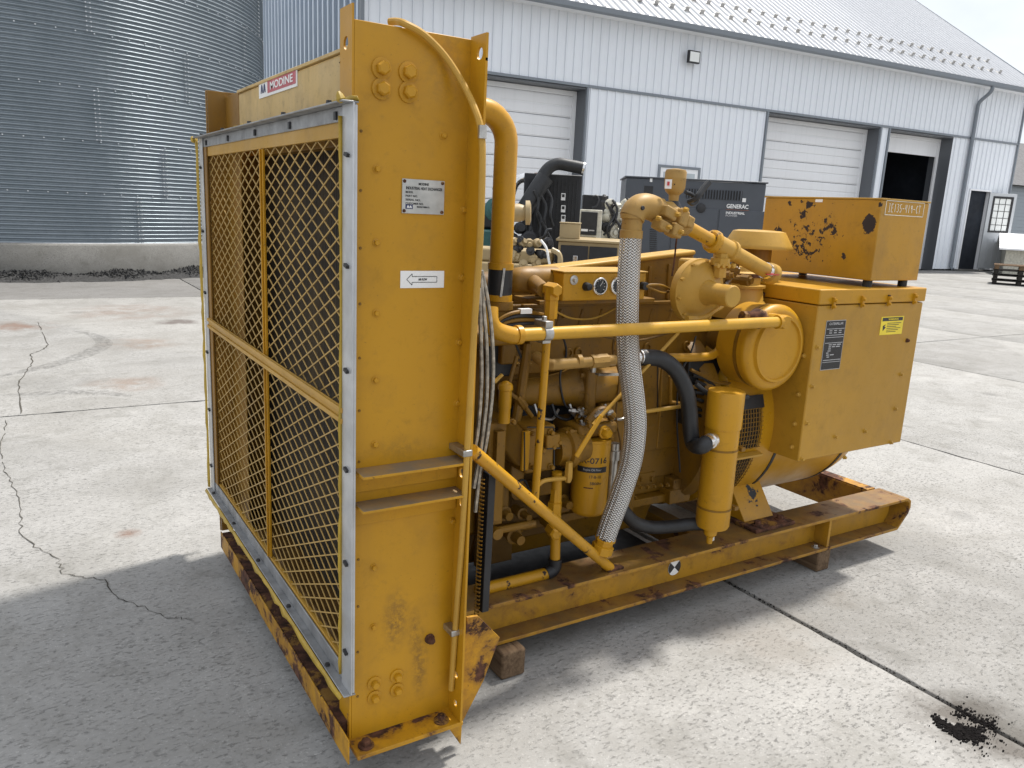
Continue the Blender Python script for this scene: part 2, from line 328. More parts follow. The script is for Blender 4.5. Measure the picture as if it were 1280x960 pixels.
M['conc'] = concrete('yard_concrete', (.355, .349, .335), True, [
    (g0(20, 408), .42, .42, (.24, .12, .07)), (g0(165, 390), .8, .30, (.25, .165, .12)), (g0(175, 430), .38, .34, (.27, .17, .11)), (g0(155, 480), .32, .32, (.27, .17, .11)),
    (g0(220, 403), .25, .45, (.09, .06, .05)), (g0(160, 668), .06, .5, (.22, .10, .055)), (g0(1215, 905), .22, .55, drk), (g0(60, 480), .5, .2, (.2, .2, .19)),
    (g0(1040, 745), .12, .3, (.2, .17, .13)), (g0(970, 800), .3, .2, (.28, .23, .18)), (g0(1150, 700), .7, .18, (.22, .215, .2)), (g0(345, 855), .1, .3, (.06, .055, .05))])
M['conc_old'] = concrete('old_grey_concrete', (.225, .22, .212), True)
M['found'] = concrete('silo_foundation_concrete', (.23, .225, .21), False)
M['soil'] = simple('joint_dirt', (.075, .07, .06), .95, 0, .4, 30, .4, .1)
M['gravel'] = simple('dark_gravel', (.05, .05, .05), .95, 0, .5, 40, .8, .1)
# galvanised silo sheet
t = NT('corrugated_galvanised_steel'); k = t.noise(1.4, 5, .6); k2 = t.noise(20, 5, .7)
c = t.mix(t.ramp(k, .3, .7), (.225, .265, .295), (.30, .34, .375)); c = t.mix(t.ramp(k2, .5, .8, 0, .5), c, (.15, .18, .20))
M['silo'] = t.fin(c, t.ramp(k, .3, .7, .34, .46), .55, .5)
M['silobolt'] = simple('bolt_zinc', (.62, .64, .66), .4, .7, .1, 30)
def wallpaint(name, base, rough=.42):
    t = NT(name); k = t.noise(.7, 4); st = t.noise(3, 5, .65, sc=(4, 4, .12)); c = t.mix(t.ramp(k, .3, .7), [x*.95 for x in base], base)
    c = t.mix(t.ramp(st, .5, .8, 0, .28), c, [x*.72 for x in base]); t.bump(t.noise(2.2, 2), .08, .02); return t.fin(c, rough, 0, .4)
M['wall'] = wallpaint('white_metal_siding', (.80, .835, .885))
t = NT('galvanised_end_wall'); k = t.noise(.8, 5); c = t.mix(t.ramp(k, .3, .7), (.40, .46, .53), (.52, .58, .65)); M['endwall'] = t.fin(c, .34, .55, .5)
M['wallseam'] = wallpaint('siding_seam', (.45, .48, .53))
M['trim'] = wallpaint('grey_metal_trim', (.21, .235, .265))
M['reveal'] = wallpaint('grey_metal_reveal', (.13, .14, .155))
M['doorp'] = wallpaint('white_door_panel', (.84, .85, .87))
M['roof'] = wallpaint('grey_metal_roof', (.68, .69, .71), .4)
M['inside'] = simple('interior_shade', (.012, .016, .024), .9, 0, .3, 2)  # near-black colour stands in for the shade inside the barn
M['wdoor'] = wallpaint('pale_grey_door', (.52, .54, .56))
M['pane'] = simple('window_pane', (.42, .47, .5), .12, 0, .15, 3)
M['genc'] = simple('dark_grey_enclosure_paint', (.062, .070, .084), .42, 0, .1, 3)
M['green'] = simple('green_engine_paint', (.02, .09, .085), .45, 0, .25, 14)
M['tan'] = simple('tan_enclosure_paint', (.34, .255, .13), .45, 0, .12, 5)
M['cream'] = simple('cream_engine_paint', (.52, .50, .42), .5, 0, .25, 22)
M['lens'] = simple('lamp_lens', (.8, .82, .8), .15, 0, .05, 5)
M['redh'] = simple('red_plastic', (.5, .05, .05), .4, 0, .1, 10)
M['siding2'] = wallpaint('pale_blue_siding', (.42, .47, .51))
M['shingle'] = simple('dark_shingle', (.12, .12, .125), .85, 0, .25, 6)
# ================================================================== the yard
ground = tag(MB().add([(-400, -400, -.035), (500, -400, -.035), (500, 500, -.035), (-400, 500, -.035)], [(0, 1, 2, 3)]).build('ground', M['soil']), kind='structure')
yard = bpy.data.objects.new('concrete_yard', None); COL.objects.link(yard); yard['kind'] = 'structure'
xs = [-16.5, -13.85, -11.2, -8.55, -5.9, -3.25, -.6, 2.052, 4.47, 7.3]+[9.95+2.65*i for i in range(12)]
ys = [-10, -5, 0, 5.0, 10.3, 14.2]
def slab(x0, x1, y0, y1):
    g_ = .007; n = 14; rim = []
    def edge(a, b, ax):
        L_ = (V(b)-V(a)).length; k = max(6, int(L_/.06)); return [V(a).lerp(V(b), i/k) for i in range(k)]
    c = [(x0+g_, y0+g_, 0), (x1-g_, y0+g_, 0), (x1-g_, y1-g_, 0), (x0+g_, y1-g_, 0)]
    cen = V(((x0+x1)/2, (y0+y1)/2, 0))
    for i in range(4):
        for p in edge(c[i], c[(i+1) % 4], 0): rim.append(p+(cen-p).normalized()*(abs(random.gauss(0, .0035))+(random.uniform(.004, .012) if random.random() < .10 else 0)))
    N_ = len(rim); vs = [p.copy() for p in rim]+[p+V((0, 0, -.034)) for p in rim]
    inn = [p+(cen-p).normalized()*.006+V((0, 0, .003)) for p in rim]
    vs += inn
    fs = [(i, i+N_, (i+1) % N_+N_, (i+1) % N_) for i in range(N_)]+[(i, (i+1) % N_, (i+1) % N_+2*N_, i+2*N_) for i in range(N_)]+[tuple(range(2*N_, 3*N_))]
    o = MB().add(vs, fs).build('slab', M['conc_old'] if y0 > 10 and x1 < 5 else M['conc'], yard, ang=60); return o
for i in range(len(xs)-1):
    for j in range(len(ys)-1):
        slab(xs[i], xs[i+1], ys[j], ys[j+1])
# cracks: thin dirt-filled ribbons
def crack(pts, wd=.006):
    pp = [PZ(x, y, .0055) for x, y in pts]; q = []
    for a, b in zip(pp[:-1], pp[1:]):
        for k in range(6): q.append(a.lerp(b, k/6)+V((random.gauss(0, .0045), random.gauss(0, .0045), 0)))
    q.append(pp[-1]); vs = []; fs = []
    for i, p in enumerate(q):
        t_ = (q[min(i+1, len(q)-1)]-q[max(0, i-1)]).normalized(); n_ = V((-t_.y, t_.x, 0))*wd*random.uniform(.25, 1)*(.35 if i in (0, len(q)-1) else 1)
        vs += [p+n_, p-n_]
    for i in range(len(q)-1):
        if random.random() > .02: fs.append((2*i, 2*i+1, 2*i+3, 2*i+2))
    return MB().add(vs, fs).build('crack', M['soil'], yard)
crack([(47, 402), (52, 415), (60, 430), (55, 436), (38, 443), (41, 452), (34, 463), (23, 478), (24, 495), (26, 517)], .0045)
crack([(8, 524), (4, 545), (0, 562), (6, 585), (13, 600), (22, 622), (26, 645), (25, 665), (45, 683), (75, 700), (78, 716), (105, 722), (130, 725), (148, 748), (160, 752)], .0022)
crack([(148, 748), (180, 760), (210, 772), (225, 772), (243, 776)], .0018)
# black scuff left by a turning tyre
t = NT('tyre_scuff'); nn = t.noise(26, 5, .7, sc=(1, 1, 1)); al = t.ramp(nn, .40, .70, 0, .38); t.put(t.b.inputs['Alpha'], al); M['scuff'] = t.fin((.10, .10, .098), .9, 0, .1)
def scuff(pts, wd):
    pp = smooth([PZ(x, y, .0055) for x, y in pts], 8); vs = []
    for i, p in enumerate(pp):
        t_ = (pp[min(i+1, len(pp)-1)]-pp[max(0, i-1)]).normalized(); n_ = V((-t_.y, t_.x, 0))*wd*(.3+.7*sin(pi*i/(len(pp)-1))); vs += [p+n_, p-n_]
    MB().add(vs, [(2*i, 2*i+1, 2*i+3, 2*i+2) for i in range(len(pp)-1)]).build('tyre_scuff', M['scuff'], yard)
scuff([(95, 414), (115, 418), (130, 428), (120, 437), (95, 447), (65, 456), (30, 464), (0, 470)], .075)
scuff([(0, 494), (40, 492), (85, 490), (130, 491), (165, 495)], .06)
# tar crumbs at the joint
mb = MB()
for k in range(760):
    a = random.gauss(0, 1); b = random.gauss(0, 1); cl = random.random()
    if cl < .40: u_ = random.uniform(0, 1); px, py = 1168+u_*55+a*3, 896+u_*26+b*3.2+6*sin(u_*5)
    elif cl < .62: u_ = random.uniform(0, 1); px, py = 1196+u_*36+a*3, 918+b*3.5+u_*5
    elif cl < .85: u_ = random.uniform(0, 1); px, py = 1196+u_*48+a*5, 888+u_*22+b*4
    else: px, py = 1225+a*20, 915+b*14+a*5
    q = PZ(px, py, .0042); n_ = random.randint(5, 7); s_ = random.uniform(.0012, .0042)*(1.5 if cl < .7 else .8); a0 = random.random()*6
    ring = [q+V((cos(a0+i*2*pi/n_)*s_*random.uniform(.5, 1.5), sin(a0+i*2*pi/n_)*s_*random.uniform(.4, 1.0), 0)) for i in range(n_)]
    mb.prism(ring, (0, 0, random.uniform(.0008, .003)))
for k in range(260):
    tt = random.random(); q = V((2.052+random.gauss(0, .006), .72+tt*1.2, .0)); s_ = random.uniform(.002, .005)
    e = [V((random.uniform(-1, 1), random.uniform(-1, 1), random.uniform(-.4, .4))).normalized()*s_ for _ in range(3)]
    mb.add([q+e[0], q+e[1], q+e[2], q+V((0, 0, s_*.9))], [(0, 1, 2), (0, 1, 3), (1, 2, 3), (0, 2, 3)])
M['tar'] = simple('dry_tar', (.012, .011, .011), 1., 0, .3, 60, 0, 0.)
tag(mb.build('tar_crumbs', M['tar']), 'black tar crumbs spilled over the concrete joint', 'debris', kind='stuff')
# ================================================================== silo
SC = V((.1, 16.75, 0)); SR = 4.2; RH = .70
silo = thing('grain_silo', 'round grey corrugated steel grain silo on a low concrete ring', 'silo', SC)
MB().lathe(SC, (0, 0, 1), [(-.03, SR+.13), (.46, SR+.13), (.485, SR+.105), (.485, SR-.3)], 96).build('foundation', M['found'], silo, ang=50)
nsh = 9; da = 2*pi/nsh
def sheet():
    vs = []; fs = []; na = 22; nv = 12*8
    for i in range(na+1):
        a = (i/na)*da*1.012
        for k in range(nv+1):
            z = k/nv*RH; r = SR+.0165*sin(2*pi*12*k/nv)+(.0022 if i < 1 else 0); vs.append((cos(a)*r, sin(a)*r, z))
    for i in range(na):
        for k in range(nv): q = i*(nv+1)+k; fs.append((q, q+nv+1, q+nv+2, q+1))
    return MB().add(vs, fs)
o0 = sheet().build('wall_sheet', M['silo'], silo, ang=80)
seams = [-69.7, -63.9, -76.6, -57.7, -77.1, -66, -72, -60]
first = True; bolts = []
for rg in range(8):
    for k in range(nsh):
        o = o0 if first else o0.copy()
        if not first: COL.objects.link(o)
        first = False; o.parent = silo; o.matrix_parent_inverse = Matrix(); o.location = (0, 0, .485+(rg-.0)*RH); o.rotation_euler = (0, 0, radians(seams[rg])+k*da)
def hexn(mb, c, n, r, h): mb.lathe(c, n, [(0, r), (h, r), (h*1.05, r*.6)], 6)
for rg in range(6):
    mb = MB(); z0 = .485+rg*RH
    for k in range(-1, 2):
        a = radians(seams[rg])+k*da
        for i in range(12):
            for dd in (-.028, .028):
                an = a+dd/SR+.006; hexn(mb, SC+V((cos(an)*(SR+.0175), sin(an)*(SR+.0175), z0+(i+.25)/12*RH)), (cos(an), sin(an), 0), .010, .010)
    for i in range(34):
        an = radians(-120+i*3.15); hexn(mb, SC+V((cos(an)*(SR+.009), sin(an)*(SR+.009), z0+RH-.012)), (cos(an), sin(an), 0), .010, .010)
    tag(mb.build('seam_bolts', M['silobolt'], silo), kind='stuff')
MB().lathe(SC+V((0, 0, .485+8*RH)), (0, 0, 1), [(0, SR+.12), (.02, SR+.12), (2.0, .35), (2.2, .3)], 64).build('roof', M['silo'], silo, ang=20)
MB().lathe(SC+V((0, 0, .486)), (0, 0, 1), [(0, SR+.05), (.012, SR+.02), (.012, SR-.1)], 96).build('base_angle', M['silver'], silo, ang=30)
# gravel bank round the foundation
mb = MB()
for k in range(2600):
    a = radians(random.uniform(-125, -35)); rr = SR+.13+abs(random.gauss(0, .11)); q = SC+V((cos(a)*rr, sin(a)*rr, max(.0, .10-(rr-SR-.13)*.5)+random.uniform(-.01, .015)+.03*sin(a*23)))
    s_ = random.uniform(.012, .034); e = [V((random.uniform(-1, 1), random.uniform(-1, 1), random.uniform(-.6, .6))).normalized()*s_ for _ in range(3)]
    mb.add([q+e[0], q+e[1], q+e[2], q+V((0, 0, s_))], [(0, 1, 2), (0, 1, 3), (1, 2, 3), (0, 2, 3)])
mb2 = []; n_ = 90
vs = []; fs = []
for i in range(n_+1):
    a = radians(-130+100*i/n_); 
    for rr, z in ((SR+.1, .11+.03*sin(a*23)+random.uniform(-.015, .015)), (SR+.32, .03), (SR+.46+random.uniform(-.06, .06), .002)): vs.append(SC+V((cos(a)*rr, sin(a)*rr, z)))
for i in range(n_):
    for k in range(2): q = i*3+k; fs.append((q, q+3, q+4, q+1))
mb.add(vs, fs)
tag(mb.build('gravel', M['gravel']), 'dark gravel banked against the silo foundation', 'gravel', kind='stuff')
# ================================================================== barn
BP = PZ(1165, 338, 0); BA = radians(-4.76)
BX = Matrix.Translation(BP) @ Matrix.Rotation(BA, 4, 'Z')
barn = thing('metal_barn', 'long white ribbed metal barn with grey trim and steep grey roof', 'barn', BP)
def B(): return MB(BX)
SL, SRT, ZE, ZB, DEP = -18.35, 3.2, 5.62, 4.06, 13.0
RIB = .2286
def ribpanel(wd, h, mat, name='wall_panel', rib=.028, tall=True, pit=None, rw=.009):
    # profile along x, extruded in z ; faces -y
    prof = []; x = 0; 
    nrib = max(1, int(round(wd/(pit or RIB))))
    pitch = wd/nrib
    for i in range(nrib):
        b = i*pitch; prof += [(b, 0), (b+pitch*.5-rw-.009, 0), (b+pitch*.5-rw, -rib), (b+pitch*.5+rw, -rib), (b+pitch*.5+rw+.009, 0)]
    prof.append((wd, 0)); n = len(prof)
    vs = [(x, y, 0) for x, y in prof]+[(x, y, h) for x, y in prof]
    fs = [(i, i+1, i+1+n, i+n) for i in range(n-1)]
    me = bpy.data.meshes.new(name); me.from_pydata(vs, [], fs); me.update(); return me
def place(me, mat, name, loc, parent, rot=None):
    o = link(name, me, mat, None, ang=20) if not me.users else None
    if o is None: o = bpy.data.objects.new(name, me); COL.objects.link(o)
    o.parent = parent; o.matrix_parent_inverse = WM[parent.name].inverted()
    mm = BX @ Matrix.Translation(V(loc))
    if rot is not None: mm = mm @ rot
    o.matrix_basis = mm; return o
PW = .9144
def wallrun(s0, s1, z0, z1, y=0., parent=barn):
    n = max(1, int(round((s1-s0)/PW))); wd = (s1-s0)/n; me = ribpanel(wd, z1-z0, None)
    for i in range(n): place(me, M['wall'], 'wall_panel', (s0+i*wd, y+(.0015 if i % 2 else 0), z0), parent)
G1 = (-17.0, -13.15); G2 = (-7.58, -3.30); G3 = (-2.88, 0.0); WD = (1.21, 2.21)
wallrun(SL, SRT, ZB+.02, ZE)
wallrun(SL, G1[0], .12, ZB-.04); wallrun(G1[1], G2[0], .12, ZB-.04); wallrun(G2[1], G3[0], .0, ZB-.04); wallrun(G3[1], WD[0]-.04, .05, ZB-.04)
wallrun(WD[0]-.04, WD[1]+.04, 2.55, ZB-.04); wallrun(WD[1]+.04, SRT, .05, ZB-.04)
# trim
def trim(s0, s1, z0, z1, y0=-.045, y1=.0, name='trim', mat='trim'):
    B().box(s0, s1, y0, y1, z0, z1).build(name, M[mat], barn, .004)
trim(SL-.05, SRT+.05, ZB-.041, ZB+.02, -.04)
for a, b in (G1, G2, G3):
    trim(a-.06, a, .0, ZB-.041, -.05); 
    trim(b, b+.05, .0, ZB-.041, -.048) if b != G3[1] else None
trim(SRT, SRT+.06, .0, ZE, -.05, .2); trim(SL-.06, SL, 0, ZE, -.05, .14)
trim(WD[0]-.05, WD[1]+.05, 2.51, 2.56, -.046, 0, 'door_trim', 'doorp'); trim(WD[0]-.05, WD[0], .05, 2.51, -.046, .1, 'door_trim', 'doorp'); trim(WD[1], WD[1]+.05, .05, 2.51, -.046, .1, 'door_trim', 'doorp')
trim(SL, G1[0]-.061, -.03, .12, -.03, .1, 'plinth', 'reveal'); trim(G1[1]+.051, G2[0]-.061, -.03, .12, -.03, .1, 'plinth', 'reveal'); trim(WD[0], WD[1], -.03, .05, -.10, .1, 'door_step', 'found')
# recessed bays
RD = .42
for gi, (a, b) in enumerate((G1, G2, G3)):
    mb = B(); mb.box(b, b+.03, .002, RD+.3, 0, ZB-.05); mb.box(a-.03, a, .002, RD+.3, 0, ZB-.05); mb.box(a, b, .002, RD+.3, ZB-.08, ZB-.05); mb.build('door_reveal', M['reveal'], barn)
    fr = B(); fr.box(a, a+.10, RD-.03, RD+.04, 0, ZB-.09); fr.box(b-.10, b, RD-.03, RD+.04, 0, ZB-.09); fr.box(a+.10, b-.10, RD-.03, RD+.04, ZB-.20, ZB-.09); fr.build('door_frame', M['doorp'], barn, .006)
    if gi < 2:
        nsec = 8; hh = (ZB-.2)/nsec; dr = None
        for k in range(nsec):
            mb = B(); z = k*hh; mb.box(a+.1, b-.1, RD+.01, RD+.05, z+.006, z+hh-.006)
            mb.box(a+.1, b-.1, RD-.006, RD+.012, z+.03, z+hh*.46); mb.box(a+.1, b-.1, RD-.006, RD+.012, z+hh*.54, z+hh-.03)
            mb.build('door_section', M['doorp'], barn, .006)
    else:
        B().box(a+.1, b-.1, RD+.02, RD+.06, ZB-.62, ZB-.2).build('door_section', M['doorp'], barn, .006)
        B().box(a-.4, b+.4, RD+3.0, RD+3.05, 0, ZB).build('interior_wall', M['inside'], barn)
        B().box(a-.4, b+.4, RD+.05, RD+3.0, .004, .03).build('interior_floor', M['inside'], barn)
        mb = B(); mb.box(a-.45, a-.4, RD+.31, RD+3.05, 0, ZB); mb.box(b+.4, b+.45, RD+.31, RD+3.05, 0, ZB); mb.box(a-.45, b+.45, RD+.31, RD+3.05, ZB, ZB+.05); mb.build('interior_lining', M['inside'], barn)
# walk door: opening + leaf swung out
B().box(WD[0], WD[1], .1, .12, .05, 2.51).build('doorway_shade', M['inside'], barn)  # near-black sheet painted as the shade behind the open door
LX = BX @ Matrix.Translation(V((WD[1]-.02, -.05, 0))) @ Matrix.Rotation(radians(-18), 4, 'Z')
mb = MB(LX); lw = .98
z0, z1 = .10, 2.49; gx0, gx1, gz0, gz1 = .16, lw-.14, 1.28, 2.36
mb.box(0, gx0, 0, .045, z0, z1); mb.box(gx1, lw, 0, .045, z0, z1); mb.box(gx0, gx1, 0, .045, z0, gz0); mb.box(gx0, gx1, 0, .045, gz1, z1)
for k in range(3): mb.box(.2+k*.22, .34+k*.22, -.012, .001, .3, 1.05)
leaf = mb.build('door_leaf', M['wdoor'], barn, .004)
mb = MB(LX); 
for a in ((gx0-.03, gx0+.035, gz0-.03, gz1+.03), (gx1-.035, gx1+.03, gz0-.03, gz1+.03)): mb.box(a[0], a[1], -.012, .05, a[2], a[3])
for a in ((gz0-.03, gz0+.035), (gz1-.035, gz1+.03)): mb.box(gx0+.035, gx1-.035, -.012, .05, a[0], a[1])
mb.build('glazing_frame', M['ink'], leaf)
MB(LX).box(gx0+.03, gx1-.03, .015, .025, gz0+.03, gz1-.03).build('pane', M['lens'], leaf)
mb = MB(LX)
for k in (1, 2): x = gx0+(gx1-gx0)*k/3; mb.box(x-.007, x+.007, .002, .014, gz0+.03, gz1-.03)
for k in range(1, 5): z = gz0+(gz1-gz0)*k/5; mb.box(gx0+.03, gx1-.03, .004, .012, z-.007, z+.007)
mb.build('glazing_bars', M['ink'], leaf)
MB(LX).lathe((lw-.07, -.0, 1.1), (0, -1, 0), [(0, .03), (.03, .015), (.04, .03), (.07, .025)], 10).build('door_handle', M['steel'], leaf)
# small window
B().box(-10.9, -9.72, -.035, .02, 1.25, 2.42).build('window_frame', M['doorp'], barn, .006)
mb = B(); mb.box(-10.80, -10.33, -.038, -.030, 1.35, 2.32); mb.box(-10.29, -9.82, -.038, -.030, 1.35, 2.32); mb.build('window_pane', M['pane'], barn)
mb = B(); mb.box(-10.96, -10.9, -.05, 0, 1.2, 2.48); mb.box(-9.72, -9.66, -.05, 0, 1.2, 2.48); mb.box(-10.9, -9.72, -.05, 0, 2.42, 2.48); mb.build('window_trim', M['trim'], barn)
# left end wall (gable) and right end
gab = thing  # noqa
RS = .693; EH = -.38
def zroof(h): return 5.64+RS*(h-EH)
n = int(DEP/PW)
for i in range(n):
    h0 = i*PW; ztop = min(zroof(h0+.1), zroof(DEP-h0-PW+.1))
    for z0, z1, first_ in ((.0, ZB-.04, 0), (ZB+.04, max(ZB+.5, ztop), 1)):
        me = ribpanel(PW, z1-z0, None, rib=.07, pit=.4572, rw=.06); place(me, M['endwall'], 'wall_panel', (SL+.0, h0+PW, z0), barn, Matrix.Rotation(radians(-90), 4, 'Z'))
B().box(SL-.045, SL-.002, .14, DEP, ZB-.04, ZB+.04).build('trim', M['trim'], barn)
B().prism([(SRT, 0, 0), (SRT, DEP, 0), (SRT, DEP, ZE), (SRT, DEP/2, zroof(DEP/2)-.1), (SRT, 0, ZE)], (-.05, 0, 0)).build('gable_wall', M['wall'], barn)
B().box(SL, SRT, DEP-.05, DEP, 0, ZE).build('back_wall', M['wall'], barn)
# roof: ribbed panels up the slope
sl = sqrt(1+RS*RS); RLEN = (DEP/2-EH)*sl; rots = Matrix.Rotation(math.atan(RS), 4, 'X') @ Matrix.Rotation(radians(-90), 4, 'X')
S0, S1 = SL-.4, SRT+.42
nr = int(round((S1-S0)/PW)); rw = (S1-S0)/nr; me = ribpanel(rw, RLEN, None, 'roof_panel', .045)
for i in range(nr): place(me, M['roof'], 'roof_panel', (S0+i*rw, EH, 5.64+(.0015 if i % 2 else 0)), barn, Matrix.Rotation(math.atan(RS)-pi/2, 4, 'X'))
B().prism([(S0, DEP/2, zroof(DEP/2)-.02), (S1, DEP/2, zroof(DEP/2)-.02), (S1, DEP-EH, 5.62), (S0, DEP-EH, 5.62)], (0, 0, -.05)).build('roof_back', M['roof'], barn)
B().prism([(S0, EH+.01, 5.615), (S1, EH+.01, 5.615), (S1, DEP/2, zroof(DEP/2)-.03), (S0, DEP/2, zroof(DEP/2)-.03)], (0, 0, -.06)).build('roof_deck', M['reveal'], barn)
B().box(S0, S1, EH+.02, .02, 5.53, 5.56).build('soffit', M['doorp'], barn)
gm = B(); gm.prism([(S0, EH-.13, 5.63), (S0, EH-.12, 5.52), (S0, EH+.0, 5.50), (S0, EH+.0, 5.62), (S0, EH-.02, 5.62), (S0, EH-.02, 5.53), (S0, EH-.10, 5.54), (S0, EH-.11, 5.63)], (S1-S0, 0, 0)); gm.build('gutter', M['trim'], barn, .004)
B().prism([(S1, EH-.02, 5.62), (S1, DEP/2, zroof(DEP/2)-.0), (S1, DEP/2, zroof(DEP/2)+.05), (S1, EH-.02, 5.69)], (.05, 0, 0)).build('rake_trim', M['trim'], barn)
# snow guards, two rows
mb = MB(); nrm = V((0, -RS, 1)).normalized(); upv = V((0, 1, RS)).normalized()
mb.obox(nrm*.055, (.06, 0, 0), upv*.006, nrm*.055); mb.obox(upv*.07+nrm*.006, (.04, 0, 0), upv*.07, nrm*.005)
sg0 = mb.build('snow_guard', M['steel'], None); sgm = sg0.data; bpy.data.objects.remove(sg0)
for row, hh in ((0, .62), (1, 1.25)):
    for i in range(46):
        s_ = S0+.2+i*2*RIB*1.0+(RIB if row else 0)
        if s_ > S1-.1: break
        o = bpy.data.objects.new('snow_guard', sgm); COL.objects.link(o); o.parent = barn; o.matrix_parent_inverse = WM[barn.name].inverted()
        o.matrix_basis = BX @ Matrix.Translation(V((s_, EH+hh, zroof(EH+hh)+.025)))
# downspout
dsx = .78
B().tube(smooth([(dsx, EH-.06, 5.52), (dsx, EH-.06, 5.42), (dsx, EH+.02, 5.30), (dsx, -.16, 5.14), (dsx, -.09, 5.02), (dsx, -.085, 4.8)], 4)+[V((dsx, -.085, .12)), V((dsx, -.16, .06))], .055, 8).build('downspout', M['trim'], barn)
# floodlight
fl = thing('floodlight', 'small square floodlight fixed high on the white barn wall', 'floodlight', BX @ V((-10.3, -.1, 5.0)))
mb = B(); mb.box(-10.47, -10.13, -.20, -.12, 4.86, 5.14); mb.box(-10.33, -10.27, -.12, -.02, 4.98, 5.05); mb.build('housing', M['ink'], fl, .008)
B().box(-10.44, -10.16, -.207, -.198, 4.89, 5.11).build('lens', M['lens'], fl)
# ================================================================== the yellow generator set
GEN = thing('generator_set', 'yellow engine generator set with tall caged radiator on a skid', 'generator', (1.72, 2.06, 0))
XF, XR, YS, YO, YFAR, ZT = .547, .789, 1.446, 1.385, 2.72, 1.568
NYV = V((0, -1, 0)); NXV = V((-1, 0, 0))
def part(mb, name, mat, parent=GEN, bevel=0., ang=35, label=None, **k):
    o = mb.build(name, M[mat], parent, bevel, ang, **k)
    if label: o['label'] = label
    return o
# ---- radiator side channel, near
mb = MB(); mb.box(XF, XR, YS, YS+.005, .095, ZT)
side = part(mb, 'radiator_side_panel', 'yel_side' if 'yel_side' in M else 'yel_clean', bevel=.0015)
mb = MB(); zl = ZT-.02
mb.box(XF-.0045, XF-.0005, YS-.0003, YS+.062, .095, zl-.08)
hz = PX(435, 37, XF).z
mb.plate_hole((XF-.0045, YS+.0308, (zl-.08+1.594)/2), (0, .0311, 0), (0, 0, (1.594-zl+.08)/2), .012, .004)
part(mb, 'front_flange', 'yel_clean', side)
# rear flange with holes, standing out toward the near side
def flange_holes(x, y0, y1, z0, z1, holes, th=.005):
    mb = MB(); z = z0; hw = .032; yc = (y0+y1)/2
    for hz, hr, hy in sorted(holes):
        mb.box(x, x+th, y0, y1, z, hz-hw)
        mb.plate_hole((x, hy, hz), (0, min(hy-y0, y1-hy), 0), (0, 0, hw), hr, th)
        lo, hi = hy-min(hy-y0, y1-hy), hy+min(hy-y0, y1-hy)
        if lo > y0+1e-4: mb.box(x, x+th, y0, lo, hz-hw, hz+hw)
        if hi < y1-1e-4: mb.box(x, x+th, hi, y1, hz-hw, hz+hw)
        z = hz+hw
    mb.box(x, x+th, y0, y1, z, z1); return mb
hl = []
for (px, py, rr) in ((602, 67, .012), (579, 591, .011), (579, 627, .011), (572, 843, .008), (571, 878, .008)):
    q = PX(px, py, XR); hl.append((q.z, rr, min(max(q.y, YO+rr+.008), YS-rr-.006)))
part(flange_holes(XR-.004, YO, YS-.0005, .0985, ZT+.004, hl), 'rear_flange', 'yel', side)
# ledges (rungs)
for z in (.722, .65):
    mb = MB(); mb.box(XF+.001, XR-.005, YO+.002, YS-.001, z-.006, z); mb.box(XF+.001, XR-.005, YS-.008, YS-.0012, z-.05, z-.006)
    part(mb, 'stiffener_ledge', 'ledge', side, .001)
zb = .098
mb = MB(); mb.box(XF-.008, XR+.004, YO, YS+.01, zb-.010, zb); mb.box(XF-.006, XR+.002, YS+.006, YS+.012, zb, zb+.06)
foot = part(mb, 'base_flange', 'yel_rust', GEN, .0015)
def bolt(mb, c, n, r, h, washer=1.5, ph=0.2):
    c = V(c); n = V(n).normalized()
    if washer: mb.lathe(c, n, [(0, r*washer), (h*.25, r*washer), (h*.3, r*washer*.9)], 20)
    mb.lathe(c+n*h*.25, n, [(0, r), (h*.75, r), (h, r*.75)], 6, ph)
def bolts(pxs, Y, r, h, name='bolt', mat='yel', parent=side, washer=1.5, n=NYV):
    for px, py in pxs:
        mb = MB(); c = P(px, py, Y); bolt(mb, c, n, r, h, washer, random.uniform(0, 1)); part(mb, name, mat, parent)
z1 = lambda x, y: (230+x/3, y/3)
z6 = lambda x, y: (230+x/2.4, 560+y/2.4)
bolts([z1(740, 257), z1(840, 272), z1(740, 334), z1(840, 346)], YS, .013, .014, washer=1.5)
bolts([z6(570, 705), z6(638, 683), z6(570, 747), z6(638, 724)], YS, .0095, .012, washer=1.7)
bolts([z1(972, 508), z1(723, 634), z1(721, 910), z1(1048, 787)], YS, .006, .006, washer=1.35)
z5c = lambda x, y: (400+x/4, 420+y/4); z4b = lambda x, y: (400+x/4, 180+y/4)
bolts([z4b(707, 667), z4b(281, 846), z5c(277, 220), z5c(274, 542), z5c(693, 30), z5c(684, 335), z6(569, 358), z6(568, 536), z6(805, 218)], YS, .006, .006, washer=1.35)
bolts([z6(736, 571), z5c(718, 545)], YS, .009, .014, mat='rust', washer=1.3)
for (px, py) in (z6(546, 890), z6(772, 814)):
    mb = MB(); c = P(px, py, (YO+YS)/2-.004); c.z = zb; c.y = (YO+YS)/2-.004; bolt(mb, c, (0, 0, 1), .011, .013, 1.6); part(mb, 'anchor_bolt', 'rust', foot)
for k in range(12):
    z = .2+k*.107; mb = MB(); mb.lathe((XF+.014, YS, z), NYV, [(0, .003), (.002, .0025)], 8); part(mb, 'rivet', 'yel_eng', side)
